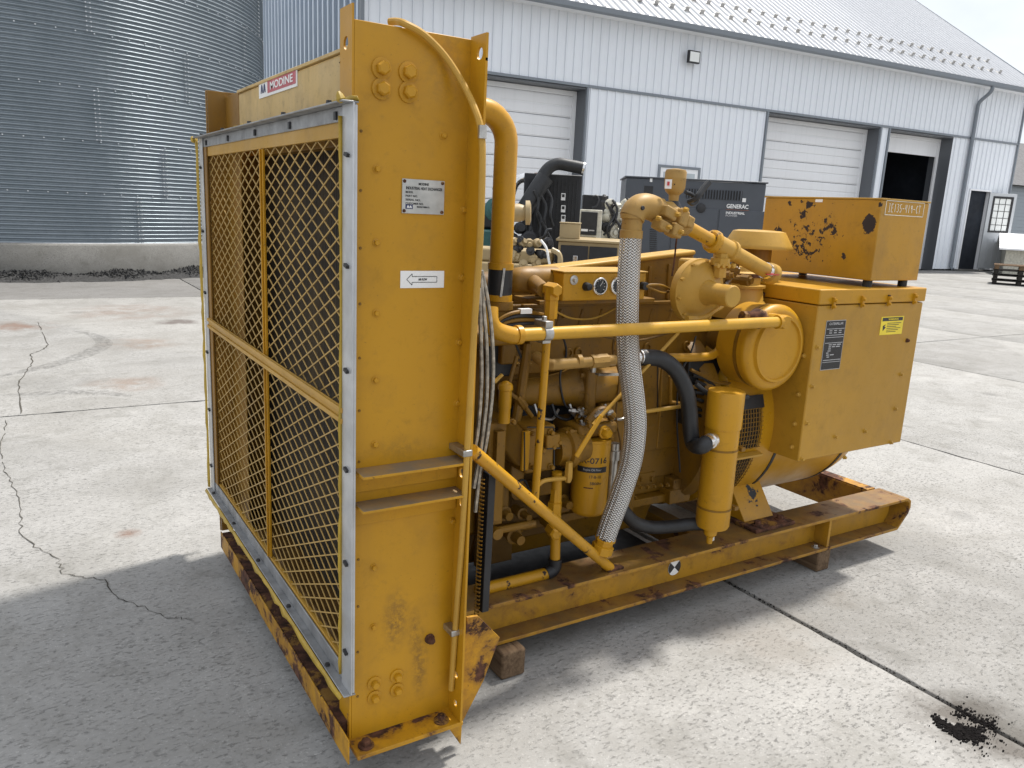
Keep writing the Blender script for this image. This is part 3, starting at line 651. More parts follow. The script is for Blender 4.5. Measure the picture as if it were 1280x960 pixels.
# overflow hose over the panel
hp = [P(*z1(770, 82), 1.47), P(*z1(800, 81), 1.455), P(*z1(830, 90), 1.436), P(*z1(900, 130), 1.432), P(*z1(980, 212), 1.432), PX(*z1(1050, 322), .755), PX(*z1(1095, 420), .765), PX(*z1(1113, 490), .77), PX(603, 200, .772), PX(600, 300, .776), PX(592, 420, .778), PX(584, 560, .778), PX(577, 680, .778), PX(571, 760, .778), PX(564, 862, .778)]
part(MB().tube(smooth(hp, 5), .0068, 10), 'overflow_hose', 'yel_pale', GEN)
c = PX(603, 165, .77)
part(MB().cyl(c+V((0, 0, -.012)), c+V((0, 0, .012)), .0085), 'hose_clamp', 'steel', GEN)
for py in (566, 790):
    c = PX(583 if py < 600 else 568, py, .776); part(MB().box(c.x-.011, c.x+.011, c.y-.008, YS, c.z-.007, c.z+.007), 'hose_clip', 'steel', GEN, .002)
# far channel
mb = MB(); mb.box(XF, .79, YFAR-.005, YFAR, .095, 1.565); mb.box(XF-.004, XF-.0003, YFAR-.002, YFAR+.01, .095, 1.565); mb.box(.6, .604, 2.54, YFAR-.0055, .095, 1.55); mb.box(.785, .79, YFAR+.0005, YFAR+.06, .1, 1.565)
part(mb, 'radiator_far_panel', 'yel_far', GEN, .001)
# top tank
tank = part(MB().box(.6, .78, YS+.006, 2.54, 1.405, 1.545), 'top_tank', 'yel_tank', GEN, .006)
part(MB().box(.595, .785, YS+.0065, 2.538, 1.5455, 1.553), 'tank_lid', 'yel_tank', tank, .001)
MB().lathe((.70, 2.0, 1.553), (0, 0, 1), [(0, .03), (.01, .03), (.012, .035), (.022, .034), (.026, .02)], 20).build('filler_cap', M['yel'], tank)
# logo plate on the tank: follows the tank face
a = PX(324.7, 111.5, .599)
def onF(px, py, x=.5985): return PX(px, py, x)
q00 = onF(*z1(283, 372)); q10 = onF(*z1(425, 322)); q11 = onF(*z1(425, 247)); q01 = onF(*z1(283, 305))
cy = (q00.y+q10.y)/2; cz = (q00.z+q10.z+q11.z+q01.z)/4; wy = abs(q00.y-q10.y); hz_ = ((q01.z-q00.z)+(q11.z-q10.z))/2
sg = part(MB().box(.5975, .5998, cy-wy/2, cy+wy/2, cz-hz_/2, cz+hz_/2), 'logo_sign', 'white', GEN, label='white and red maker sign lettered MODINE')
part(MB().box(.5968, .5974, cy-wy/2+.008, cy+wy/2-wy*.255, cz-hz_/2+.007, cz+hz_/2-.007), 'red_field', 'red', sg)
text('MODINE', (.5964, cy-wy/2+wy*.375, cz), (0, -1, 0), (0, 0, 1), hz_*.42, M['white'], sg, wy*.58, bold=.02)
def mark(c, xd, up, w_, h_, mat, par_, nrm):
    mb = MB(); xd = V(xd); up = V(up)
    for sx in (-1, 1):
        o = V(c)+xd*sx*w_*.25
        for s2 in (-1, 1):
            mb.prism([o+xd*s2*w_*.02+up*h_*.5-xd*w_*.02*s2*0, o+xd*(s2*w_*.13)+up*h_*.5*.6, o+xd*s2*w_*.22-up*h_*.5, o+xd*s2*w_*.09-up*h_*.5, o+xd*s2*w_*.0-up*h_*.05], V(nrm)*.0006)
    return part(mb, 'maker_mark', mat, par_)
mark((.5972, cy+wy/2-wy*.13, cz), (0, -1, 0), (0, 0, 1), wy*.15, hz_*.5, 'navy', sg, (-1, 0, 0))
# core
part(MB().box(.70, .775, YS+.01, YFAR-.01, .16, 1.40), 'radiator_core', 'core')
mb = MB()
for k in range(26):
    y = YS+.05+k*.046
    if y > YFAR-.05: break
    bolt(mb, (.70, y, 1.385), NXV, .008, .012, 0)
tag(part(mb, 'header_bolts', 'yel_eng'), kind='stuff')
part(MB().box(.66, .6995, YS+.012, YFAR-.012, 1.372, 1.404), 'header_bar', 'yel_eng', GEN, .003)
# ---- silver guard frame
XG = .532
def gf(px, py): return PX(px, py, XG)
tr, br, tl, bl = gf(442, 129), gf(438, 866), gf(246, 173), gf(266, 614)
ynear = (tr.y+br.y)/2; yfar = (tl.y+bl.y)/2; ztop = (tr.z+tl.z)/2; zbot = (br.z+bl.z)/2
FW = .056
def strip(y0, y1, z0, z1, name='frame_strip'):
    return part(MB().box(XG, XG+.004, y0, y1, z0, z1), name, 'silver', GEN, .0012)
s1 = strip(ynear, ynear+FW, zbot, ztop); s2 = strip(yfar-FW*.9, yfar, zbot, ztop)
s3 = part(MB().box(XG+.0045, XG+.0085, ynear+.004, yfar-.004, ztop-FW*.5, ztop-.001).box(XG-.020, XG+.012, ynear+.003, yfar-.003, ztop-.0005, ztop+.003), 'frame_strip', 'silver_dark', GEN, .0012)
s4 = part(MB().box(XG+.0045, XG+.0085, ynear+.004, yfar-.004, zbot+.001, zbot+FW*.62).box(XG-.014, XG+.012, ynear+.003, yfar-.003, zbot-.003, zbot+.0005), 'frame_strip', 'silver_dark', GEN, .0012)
part(MB().box(XG+.0045, XF-.006, ynear+.002, ynear+.006, zbot+.004, ztop-.004), 'frame_return', 'silver', GEN); part(MB().box(XG+.0045, XF+.05, yfar-.006, yfar-.002, zbot+.004, ztop-.004), 'frame_return', 'silver', GEN)
part(MB().box(XF-.010, XF-.006, YFAR-.01, yfar-.0065, zbot+.005, ztop-.004), 'added_light_stop', 'yel_far', GEN)  # added strip, closes a slit that let sun through into the radiator's shadow
for st, yy in ((s1, ynear+FW*.45), (s2, yfar-FW*.5)):
    for k in range(6):
        z = zbot+.09+k*(ztop-zbot-.18)/5; mb = MB(); mb.obox((XG-.003, yy, z), (.003, 0, 0), (0, .0075, .002), (0, -.001, .003)); part(mb, 'clip_slot', 'ink', st)
for k in range(5):
    y = ynear+.1+k*(yfar-ynear-.2)/4
    part(MB().lathe((XG-.010, y, ztop+.003), (0, 0, 1), [(0, .006), (.007, .005)], 6), 'screw', 'ink', s3); part(MB().lathe((XG-.006, y+.03, zbot+.0005), (0, 0, 1), [(0, .006), (.006, .005)], 6), 'screw', 'ink', s4)
    part(MB().box(XG+.0005, XG+.004, y-.006, y+.006, ztop-.024, ztop-.009), 'clip_slot', 'blackmetal', s3)
# mesh guard: centre bars and four expanded-metal panels
gy0, gy1, gz0, gz1 = ynear+FW*.92, yfar-FW*.82, zbot+FW*.6, ztop-FW*.5
cyb = PX(329.5, 400, XG+.006).y; czb = (PX(273, 415, XG).z+PX(424, 513, XG).z)/2
XM = XG+.016
rimo = part(MB().box(XM-.006, XM+.006, gy0-.012, gy0, gz0, gz1).box(XM-.006, XM+.006, gy1, gy1+.012, gz0, gz1).box(XM-.007, XM+.005, gy0-.012, gy1+.012, gz1-.028, gz1+.012).box(XM-.006, XM+.006, gy0-.012, gy1+.012, gz0-.012, gz0+.006), 'guard_rim', 'yel_pale', GEN, .001)
part(MB().box(XM-.008, XM-.002, cyb-.012, cyb+.012, gz0+.007, gz1-.029).box(XM-.013, XM-.0085, cyb-.003, cyb+.003, gz0+.007, gz1-.029), 'guard_post', 'yel', GEN, .001)
part(MB().box(XM-.0145, XM-.010, gy0, gy1, czb-.017, czb+.017).box(XM-.019, XM-.015, gy0, gy1, czb-.016, czb-.006).box(XM-.019, XM-.015, gy0, gy1, czb+.006, czb+.016), 'guard_rail', 'yel_pale', GEN, .001)
def mesh_panel(y0, y1, z0, z1):
    mb = MB(); A, Bz = .078, .0355; slope = Bz/A
    for sgn in (1, -1):
        k0 = int((z0-slope*(y1-y0))/Bz)-2; k1 = int((z1+slope*(y1-y0))/Bz)+3
        for k in range(k0, k1):
            # z = k*Bz + sgn*slope*(y-y0)
            pts = []
            ta, tb = 0., y1-y0
            za, zb_ = k*Bz, k*Bz+sgn*slope*tb
            lo, hi = 0., tb
            if sgn > 0: lo = max(0, (z0-za)/slope); hi = min(tb, (z1-za)/slope)
            else: lo = max(0, (za-z1)/slope); hi = min(tb, (za-z0)/slope)
            if hi-lo < .006: continue
            p = V((XM+sgn*.0006, y0+lo, za+sgn*slope*lo)); q = V((XM+sgn*.0006, y0+hi, za+sgn*slope*hi))
            mb.bar(p, q, .0018, .0034, (1, 0, 0)) if False else mb.bar(p, q, .0029, .0020, (1, 0, 0))
    return part(mb, 'mesh_panel', 'yel_mesh', GEN)
for y0, y1 in ((gy0, cyb-.006), (cyb+.006, gy1)):
    for z0, z1_ in ((gz0, czb-.01), (czb+.01, gz1)): mesh_panel(y0, y1, z0, z1_)
# torn yellow tape along the frame
def tape(p, q, wd, amp, nrm=V((0, 0, 1))):
    vs = []; fs = []; n = 40; d = (q-p)
    for i in range(n+1):
        t_ = i/n; c = p+d*t_; j = abs(random.gauss(0, amp))
        vs += [c, c+nrm*(wd*.5+j)+V((-.004-random.uniform(0, .004), 0, 0))]
    for i in range(n): fs.append((2*i, 2*i+1, 2*i+3, 2*i+2))
    mb = MB(); mb.add(vs, fs); o = part(mb, 'edge_tape', 'tape'); s_ = o.modifiers.new('solid', 'SOLIDIFY'); s_.thickness = .0012; return o
tape(V((XG-.015, ynear+.01, zbot-.003)), V((XG-.015, yfar, zbot-.003)), .010, .006, V((0, 0, -1)))
tape(V((XG+.013, ynear, ztop+.0035)), V((XG+.013, yfar, ztop+.0035)), .005, .005)
tape(V((XG-.002, yfar+.001, zbot)), V((XG-.002, yfar+.001, ztop)), .012, .003, V((0, 1, 0)))
tape(V((XG+.0005, ynear+FW+.0005, zbot+.02)), V((XG+.0005, ynear+FW+.0005, ztop-.02)), .0025, .0006, V((0, 1, 0)))
for y, z in ((ynear+.02, ztop+.008), (yfar-.0, ztop-.004)):
    mb = MB(); c = V((XG-.017, y, z)); mb.lathe(c, (-.3, .2, 1), [(-.010, .003), (-.004, .009), (.004, .007), (.010, .003)], 7); part(mb, 'tape_knot', 'tape')
# loose wire by the lifting eye
part(MB().tube(smooth([P(*z1(640, 128), 1.50), P(*z1(625, 150), 1.49), P(*z1(612, 185), 1.50), P(*z1(598, 215), 1.5), P(*z1(583, 236), 1.51)], 4), .0011, 6), 'tie_wire', 'ink')
# ---- plates on side panel
def rectY(px0, py0, px1, py1, Y, th, name, mat, parent=GEN, bev=0.):
    a = P(px0, py0, Y); b = P(px1, py1, Y)
    return part(MB().box(min(a.x, b.x), max(a.x, b.x), Y-th, Y, min(a.z, b.z), max(a.z, b.z)), name, mat, parent, bev), (a+b)/2, abs(b.x-a.x), abs(a.z-b.z)
pl, c, wd, hh = rectY(502.5, 223, 554, 268.5, YS-.0005, .0022, 'data_plate', 'plate', GEN); pl['label'] = 'aluminium heat exchanger data plate'
Yp = YS-.003
XD, ZU = (1, 0, 0), (0, 0, 1)
text('MODINE', (c.x, Yp, c.z+hh*.37), XD, ZU, hh*.075, M['ink'], pl, wd*.24, bold=.02)
text('INDUSTRIAL HEAT EXCHANGER', (c.x+wd*.02, Yp, c.z+hh*.24), XD, ZU, hh*.085, M['ink'], pl, wd*.86, bold=.015)
for k, s_ in enumerate(('MODEL', 'PART NO.', 'SERIAL NO.', 'CUSTOMER NO.')):
    wl = wd*(.035*len(s_)); text(s_, (c.x-wd*.42+wl/2, Yp, c.z+hh*(.12-k*.11)), XD, ZU, hh*.06, M['ink'], pl, wl, bold=.01)
part(MB().box(c.x-wd*.42, c.x-wd*.25, Yp-.0002, Yp+.0003, c.z-hh*.37, c.z-hh*.24), 'maker_block', 'navy', pl)
mark((c.x-wd*.335, Yp-.0004, c.z-hh*.305), XD, ZU, wd*.12, hh*.08, 'white', pl, (0, -1, 0))
text('MANUFACTURING CO.', (c.x+wd*.0, Yp, c.z-hh*.30), XD, ZU, hh*.05, M['ink'], pl, wd*.3)
for sx in (-1, 1):
    for sz in (-1, 1): part(MB().lathe((c.x+sx*wd*.45, YS-.0027, c.z+sz*hh*.43), NYV, [(0, .0035), (.002, .003), (.003, .001)], 10), 'rivet', 'rust', pl)
pl, c, wd, hh = rectY(500.5, 338.5, 554.5, 359.5, YS-.0005, .0008, 'airflow_sticker', 'white', GEN); pl['label'] = 'white air flow arrow sticker'
Yp = YS-.0016
def outline(pts, Y, parent, mat='ink', w_=.0011, name='arrow_outline', closed=True):
    mb = MB(); n = len(pts)
    for i in range(n if closed else n-1):
        a = V((pts[i][0], Y, pts[i][1])); b = V((pts[(i+1) % n][0], Y, pts[(i+1) % n][1])); mb.bar(a, b, w_, .0004, (0, 1, 0))
    return part(mb, name, mat, parent)
X0, X1 = c.x-wd*.36, c.x+wd*.33
outline([(X0, c.z), (X0+wd*.12, c.z+hh*.33), (X0+wd*.12, c.z+hh*.17), (X1, c.z+hh*.17), (X1, c.z-hh*.17), (X0+wd*.12, c.z-hh*.17), (X0+wd*.12, c.z-hh*.33)], Yp, pl)
text('AIR FLOW', (c.x+wd*.0, Yp, c.z), XD, ZU, hh*.13, M['ink'], pl, wd*.2, bold=.03)
text('2Y-1984', (c.x+wd*.36, Yp, c.z-hh*.38), XD, ZU, hh*.07, M['ink'], pl, wd*.11) if False else None
# ---- base under the radiator
mb = MB(); mb.box(.523, .62, YS+.013, 2.60, .086, .138)
base = part(mb, 'radiator_base_beam', 'rust', GEN, .003)
part(MB().box(.5195, .5225, YO+.005, 2.605, .083, .141), 'beam_face', 'yel_rust', base, .001)
mb = MB(); Yg = 1.432
mb.prism([P(584, 772, Yg), P(598, 770, Yg), P(625, 797, Yg), P(604, 852, Yg), P(577, 905, Yg), P(570, 905, Yg)], (0, .008, 0))
part(mb, 'gusset_plate', 'yel_rust', GEN, .001, label='rust-blotched yellow gusset plate')
mb = MB(); mb.prism([P(558, 906, 1.40), P(578, 898, 1.40), P(576, 931, 1.40)], (0, .008, 0)); part(mb, 'gusset_tip', 'yel_rust', GEN, .001)
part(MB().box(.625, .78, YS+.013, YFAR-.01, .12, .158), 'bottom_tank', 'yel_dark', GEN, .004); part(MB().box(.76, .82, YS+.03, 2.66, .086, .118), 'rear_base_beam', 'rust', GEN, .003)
# ---- skid
SY, SW, SZ0, SZ1 = 1.639, .078, .087, .213
XE = 2.90
def beam(y0, sgn):
    # I-section: flanges and web, sled-shaped end
    yw = y0+sgn*.066; y1 = y0+sgn*.13; a, b = min(y0, y1), max(y0, y1)
    o = part(MB().box(.83, 2.875, a, b, SZ0, SZ0+.011), 'bottom_flange', 'skid', GEN, .002)
    part(MB().box(.83, XE, a, b, SZ1-.011, SZ1), 'top_flange', 'skid', GEN, .002)
    part(MB().prism([(.83, yw-.005, SZ0+.0115), (2.873, yw-.005, SZ0+.0115), (XE-.003, yw-.005, SZ1-.08), (XE-.003, yw-.005, SZ1-.0115), (.83, yw-.005, SZ1-.0115)], (0, .01, 0)), 'web', 'skid_web', GEN)
    part(MB().prism([(2.8755, a, SZ0), (XE+.034, a, SZ1-.066), (XE+.044, a, SZ1-.04), (XE+.040, a, SZ1-.014), (XE+.022, a, SZ1-.001), (XE+.0005, a, SZ1), (XE+.0005, a, SZ1-.011), (XE+.018, a, SZ1-.013), (XE+.030, a, SZ1-.022), (XE+.034, a, SZ1-.04), (XE+.024, a, SZ1-.060), (2.8755, a, SZ0+.011)], (0, b-a, 0)), 'runner_end', 'skid', GEN, .002)
    part(MB().box(2.44, 2.452, a+.004 if sgn > 0 else yw+.0055, yw-.0055 if sgn > 0 else b-.004, SZ0+.012, SZ1-.012), 'web_stiffener', 'skid_web', GEN)
    return o
M['skid_web'] = paint('skid_web_paint', base=(.40, .205, .013), dirt=.9, chip=.2, rust=.06, rough=.46)
beam(SY, 1); beam(2.48, -1)
part(MB().box(2.84, 2.852, SY+.131, 2.349, SZ0, SZ1-.002).box(2.852, 2.90, SY+.131, 2.349, SZ1-.013, SZ1-.003), 'cross_member', 'skid', GEN, .002)
part(MB().box(2.842, 2.895, SY+.131, 2.349, SZ1-.0025, SZ1+.004), 'rear_angle', 'yel_rust', GEN, .001)
part(MB().box(.9, .912, SY+.131, 2.349, SZ0, SZ1-.002), 'cross_member', 'skid', GEN, .002)
part(MB().box(1.9, 1.96, SY+.131, 2.349, SZ0+.02, SZ1-.02), 'cross_member', 'skid', GEN, .002)
part(MB().box(1.0, 1.86, SY+.135, 2.345, SZ0+.004, SZ0+.010), 'drip_tray', 'blackmetal', GEN)
# centre-of-gravity mark on the web
c = P(843, 709, SY+.0598); r_ = S(10.5, c)
disc = part(MB().lathe(c, NYV, [(0, r_), (.0006, r_)], 32), 'balance_mark', 'white', GEN, label='round black and white balance mark')
mb = MB()
for a0 in (0, pi):
    mb.prism([c+NYV*.0008]+[c+NYV*.0008+V((cos(a0-pi/4+k*pi/2/10)*r_*.98, 0, sin(a0-pi/4+k*pi/2/10)*r_*.98)) for k in range(11)], NYV*.0004)
part(mb, 'black_quadrant', 'ink', disc)
c = PZ(1014, 682, SZ0+.011); mb = MB(); bolt(mb, (c.x, SY+.022, SZ0+.011), (0, 0, 1), .008, .009, 1.8); part(mb, 'loose_bolt', 'steel', GEN)
# ---- timber blocks (things of their own)
for nm, lab, x0, x1, y0, y1, z1b in (('timber_block', 'short weathered timber block under the skid beside the radiator', 1.03, 1.105, 1.60, 1.80, .084), ('timber_block', 'timber block under the sled-shaped end of the skid', 2.405, 2.475, 1.645, 2.5, .0855)):
    mb = MB(); mb.box(x0, x1, y0, y1, .0045, z1b); tag(mb.build(nm, M['wood'], None, .006), lab, 'timber', 'timber blocks under the skid')
# ---- diagonal radiator stay
a = P(590, 563, 1.45); b = P(762, 712, SY+.03); b.z = SZ1+.006
part(MB().tube([a, b], .0150, 14), 'radiator_stay', 'yel_chip', GEN); part(MB().obox(b+V((.012, 0, -.002)), (.03, 0, 0), (0, .016, 0), (0, 0, .004)), 'stay_foot', 'rust', GEN, .001)
# ================================================================== engine
EY = 1.88
def fbox(px0, py0, px1, py1, Y, dep, name, mat='yel_eng', bev=.004, parent=GEN):
    a = P(px0, py0, Y); b = P(px1, py1, Y)
    return part(MB().box(min(a.x, b.x), max(a.x, b.x), Y, Y+dep, min(a.z, b.z), max(a.z, b.z)), name, mat, parent, bev)
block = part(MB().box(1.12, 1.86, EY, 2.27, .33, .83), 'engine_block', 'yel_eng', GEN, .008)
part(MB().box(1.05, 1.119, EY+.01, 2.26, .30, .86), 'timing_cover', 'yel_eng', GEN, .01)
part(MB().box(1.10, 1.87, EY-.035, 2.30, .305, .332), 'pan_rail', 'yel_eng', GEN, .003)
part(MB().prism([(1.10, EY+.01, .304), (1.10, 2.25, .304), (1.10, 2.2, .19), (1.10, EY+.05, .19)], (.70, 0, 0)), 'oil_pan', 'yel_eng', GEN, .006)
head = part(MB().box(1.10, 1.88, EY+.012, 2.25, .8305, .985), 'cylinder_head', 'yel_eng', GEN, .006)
# head side cover with bosses
hs = fbox(640, 417, 893, 449, EY-.008, .02, 'head_side_plate', 'yel_eng', .003)
for px, py in ((722, 440), (770, 433), (808, 434), (857, 432), (710, 441)):
    c = P(px, py, EY-.008); part(MB().lathe(c, NYV, [(0, S(6.5, c)), (.008, S(6, c)), (.008, S(4, c)), (.002, S(3.6, c))], 18), 'core_plug', 'yel_eng', hs)
# ribbed plenum cover, its top edge rising to the rear
CY = EY+.03
tl_, tr_, brr, bll = P(642, 345, CY), P(868, 317, CY), P(868, 416, CY), P(622, 418, CY)
cov = part(MB().prism([tl_, tr_, V((tr_.x, CY, .98)), V((tl_.x, CY, .98))], (0, .07, 0)), 'plenum_cover', 'yel_eng', GEN, .006)
part(MB().bar(tl_+V((0, .03, .004)), tr_+V((0, .03, .004)), .075, .016), 'cover_lip', 'yel_pale', cov, .006)
for px, dx in ((668, 5), (742, 4), (765, 4), (788, 3), (812, 3), (836, 3), (860, 2)):
    t_ = (px-622)/(868-622); a = P(px, 346-29*t_+9, CY); b = P(px-dx, 379, CY)
    part(MB().bar(a, b, .010, .016, (0, 1, 0)), 'cover_rib', 'yel_eng', cov, .003)
mb = MB(); a = P(688, 381, CY-.02); b = P(842, 376, CY-.02); mb.box(a.x-.1, b.x, CY-.03, CY+.01, a.z-.006, a.z+.004); part(mb, 'cover_ledge', 'yel_eng', cov, .002)
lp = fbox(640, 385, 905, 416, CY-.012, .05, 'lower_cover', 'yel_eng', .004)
for px in (663, 697, 724, 748, 772, 811, 835, 862):
    a = P(px+3, 386, CY-.012); b = P(px-4, 414, CY-.012); part(MB().bar(a, b, .010, .018, (0, 1, 0)), 'cover_rib', 'yel_eng', lp, .003)
part(MB().lathe((1.2, 2.14, 1.01), (1, 0, 0), [(0, .03), (.02, .045), (.6, .045), (.62, .03)], 18), 'exhaust_manifold', 'yel_dark', GEN)
# instrument panel
PY = 1.72
a = P(705, 341, PY); b = P(805, 374, PY)
ip = part(MB().box(a.x, b.x, PY, PY+.14, b.z, a.z), 'instrument_panel', 'yel', GEN, .003)
part(MB().box(a.x-.004, b.x+.004, PY-.004, PY+.145, a.z+.0005, a.z+.004), 'panel_lid', 'yel_pale', ip, .001)
part(MB().box(a.x-.06, b.x+.06, PY+.02, PY+.15, b.z-.012, b.z-.0005), 'panel_shelf', 'yel_eng', ip, .002)
for px, py, r in ((748.5, 357.5, 11), (770.5, 357, 11)):
    c = P(px, py, PY); R = S(r, c); g = part(MB().lathe(c, NYV, [(0, R), (.008, R), (.010, R*.92), (.010, R*.82), (.004, R*.80)], 28), 'gauge', 'chrome', ip)
    part(MB().lathe(c+NYV*.0045, NYV, [(0, R*.79), (.001, R*.79)], 24), 'gauge_face', 'glass', g)
    mb = MB()
    for k in range(9):
        an = radians(220-k*32); p_ = c+NYV*.006+V((cos(an), 0, sin(an)))*R*.6; mb.bar(p_, p_+V((cos(an), 0, sin(an)))*R*.14, .0012, .0004, (0, 1, 0))
    mb.bar(c+NYV*.0062, c+NYV*.0062+V((.35, 0, .5))*R, .0014, .0004, (0, 1, 0)); part(mb, 'gauge_marks', 'white', g)
c = P(732, 358, PY); part(MB().lathe(c, NYV, [(0, S(5.5, c)), (.008, S(5.2, c)), (.02, S(4.2, c)), (.022, S(2, c))], 16), 'knob', 'blackmetal', ip)
c = P(717, 350, PY); part(MB().lathe(c, NYV, [(0, S(6, c)), (.003, S(6, c)), (.004, S(3, c)), (.012, S(2.6, c))], 18), 'switch', 'steel', ip)
c = P(802, 357, PY); part(MB().lathe(c, NYV, [(0, S(5, c)), (.02, S(5, c)), (.021, S(3.6, c))], 14), 'connector', 'blackmetal', ip)
part(MB().tube(smooth([c+NYV*.018, P(815, 356, 1.70), P(828, 357, 1.72), P(838, 362, 1.76)], 4), .004, 8).tube(smooth([c+NYV*.018, P(815, 361, 1.70), P(828, 366, 1.72), P(836, 364, 1.77)], 4), .0035, 8), 'cable', 'yel_eng', ip)
part(MB().tube(smooth([P(690, 387, 1.74), P(715, 398, 1.76), P(745, 397, 1.79), P(775, 382, 1.82)], 5), .0028, 6), 'sensor_cable', 'yel_pale', ip)
# coolant pipe and its rubber joint
VY = 1.74
c0 = P(626, 330, VY); R = S(14.2, c0)
topz = P(626, 172, VY).z; xv = c0.x
path = [V((.76, VY, topz+.06)), V((xv-.075, VY, topz+.06))]+[V((xv-.075+.075*sin(k*pi/16), VY, topz-.015+.075*cos(k*pi/16))) for k in range(9)]+[V((xv, VY, P(626, 331, VY).z))]
part(MB().tube(path, R, 20), 'coolant_pipe', 'yel', GEN)
zA, zB_ = P(626, 334, VY).z, P(626, 369, VY).z
hs_ = part(MB().lathe((xv, VY, zB_), (0, 0, 1), [(0, R*1.08), (zA-zB_, R*1.08)], 24), 'rubber_joint', 'black', GEN)
for z in (zA+.003, zB_-.006): part(MB().lathe((xv, VY, z-.008), (0, 0, 1), [(0, R*1.14), (.016, R*1.14)], 24), 'joint_clamp', 'yel', hs_)
part(MB().tube([(xv-R*.35, VY-R*1.1, zA), (xv-R*.55, VY-R*1.05, zB_)], .0022, 6).tube([(xv-R*.25, VY-R*1.12, zA), (xv-R*.45, VY-R*1.08, zB_)], .0022, 6), 'clamp_wire', 'steel', hs_)
part(MB().lathe((xv, VY, zB_-.10), (0, 0, 1), [(0, R*1.3), (.028, R*1.3), (.03, R*1.12), (.06, R*1.08), (.065, R*1.25), (.085, R*1.25)], 24), 'thermostat_neck', 'yel_eng', GEN)
part(MB().box(xv-.05, xv+.08, VY-.02, VY+.2, .90, zB_-.10), 'thermostat_housing', 'yel_eng', GEN, .012)
# rounded water manifold end and cross tube to the tee fitting
c = P(648, 350, 1.80); part(MB().lathe(c, (1, 0, 0), [(-.035, .004), (-.03, .02), (-.015, .033), (.02, .037), (.12, .037)], 20), 'water_manifold', 'yel_eng', GEN)
a = P(664, 352, 1.79); b = P(680, 363, 1.69); part(MB().cyl(a, b, S(11, a), S(9, b), 18), 'water_outlet', 'yel_eng', GEN)
part(MB().cyl(P(660, 347, 1.83), P(678, 347, 1.78), .022), 'water_elbow', 'yel_eng', GEN)
tee = P(690, 362, 1.665); r_ = S(9, tee)
tf = part(MB().lathe(tee+V((0, .02, 0)), NYV, [(0, r_), (.04, r_), (.046, r_*.8)], 6, .5), 'pipe_tee', 'yel', GEN, .001)
part(MB().lathe(tee+V((0, 0, -.095)), (0, 0, 1), [(0, r_*.62), (.02, r_*.62), (.021, r_*.95), (.068, r_*.95), (.069, r_*1.05), (.10, r_*1.05)], 8), 'pipe_coupling', 'yel', tf)
a = tee+V((0, 0, -.09)); b = P(668, 632, 1.655); bz = V((a.x+.004, 1.655, b.z)); part(MB().tube([a, V((P(683, 430, 1.655).x, 1.655, P(683, 430, 1.655).z)), b], S(5.2, a), 12), 'drain_tube', 'yel_chip', GEN)
# long breather pipe in front
HY = 1.585
a = P(642, 417.5, HY); b = P(974, 403.5, HY); r_ = S(8.6, a)
a.z = b.z = (a.z+b.z)/2
part(MB().tube([a, b], r_, 16), 'breather_pipe', 'yel_chip2' if 'yel_chip2' in M else 'yel', GEN)
e1 = smooth([P(612, 385, HY+.01), P(613, 402, HY), P(621, 413, HY), V((a.x-.005, HY, a.z)), V((a.x+.012, HY, a.z))], 5)
part(MB().tube(e1, r_*1.25, 16).lathe(V((a.x+.006, HY, a.z)), (1, 0, 0), [(0, r_*1.42), (.014, r_*1.42)], 18), 'pipe_elbow', 'yel', GEN)
part(MB().lathe(b+V((.012, -.018, 0)), (0, 1, 0), [(0, r_*1.15), (.012, r_*1.3), (.05, r_*1.3), (.1, r_*1.1)], 18).lathe(b+V((-.012, 0, 0)), (1, 0, 0), [(0, r_*1.28), (.014, r_*1.28)], 16), 'pipe_elbow', 'yel', GEN)
c = P(683, 415, HY); c.z = a.z
part(MB().lathe(c-V((.012, 0, 0)), (1, 0, 0), [(0, r_*1.12), (.024, r_*1.12)], 18).box(c.x-.012, c.x+.012, HY-.004, HY+.06, c.z-r_*1.5, c.z-r_*.9).box(c.x-.011, c.x+.011, HY-.012, HY+.04, c.z+r_*.9, c.z+r_*1.9).lathe((c.x, HY+.012, c.z+r_*1.3), (0, 0, 1), [(0, .007), (.02, .007)], 6), 'pipe_clamp', 'steel', GEN, .001)
# bundle of flexible conduits behind the radiator flange
for k, pts in enumerate(([(602, 338), (609, 372), (615, 420), (616, 480), (609, 545), (600, 590), (594, 640)], [(601, 345), (605, 390), (608.5, 440), (608, 500), (601, 560), (592, 610)], [(599, 360), (601, 420), (601.5, 480), (597, 540), (590, 575)])):
    pp = smooth([P(x, y, 1.52-k*.012) for x, y in pts], 8); part(MB().tube(pp, .0047, 8), 'flexible_conduit', 'steel_dirty' if 'steel_dirty' in M else 'steel', GEN)
# fan guard edge and belt rib
fg = part(MB().box(.83, .845, 1.52, 2.55, .24, 1.2), 'fan_shroud', 'blackmetal', GEN, .004)
mb = MB(); pp = []
for k in range(150):
    an = k*pi*.5; pp.append(P(603, 600, 1.53)+V((0, 0, -k*.0026))+V((cos(an)*.006, sin(an)*.010, 0)))
part(MB().tube(pp, .0018, 5), 'guard_spring', 'yel_eng', GEN)
part(MB().bar(P(612, 590, 1.545), P(603, 762, 1.545), .02, .03, (0, 1, 0)), 'shroud_edge', 'blackmetal', GEN, .002)
part(MB().lathe((.90, 2.06, .62), (1, 0, 0), [(0, .05), (.06, .05), (.062, .12), (.10, .12), (.104, .05), (.17, .05)], 24), 'fan_hub', 'yel_eng', GEN)
mb = MB()
for k in range(6):
    an = k*pi/3+.3; u = V((0, cos(an), sin(an))); t_ = V((0, -sin(an), cos(an))); mb.obox(V((.90, 2.06, .62))+u*.25, u*.2, t_*.055+V((.025, 0, 0)), V((1, 0, 0)).cross(u)*0+V((.0015, 0, 0)))
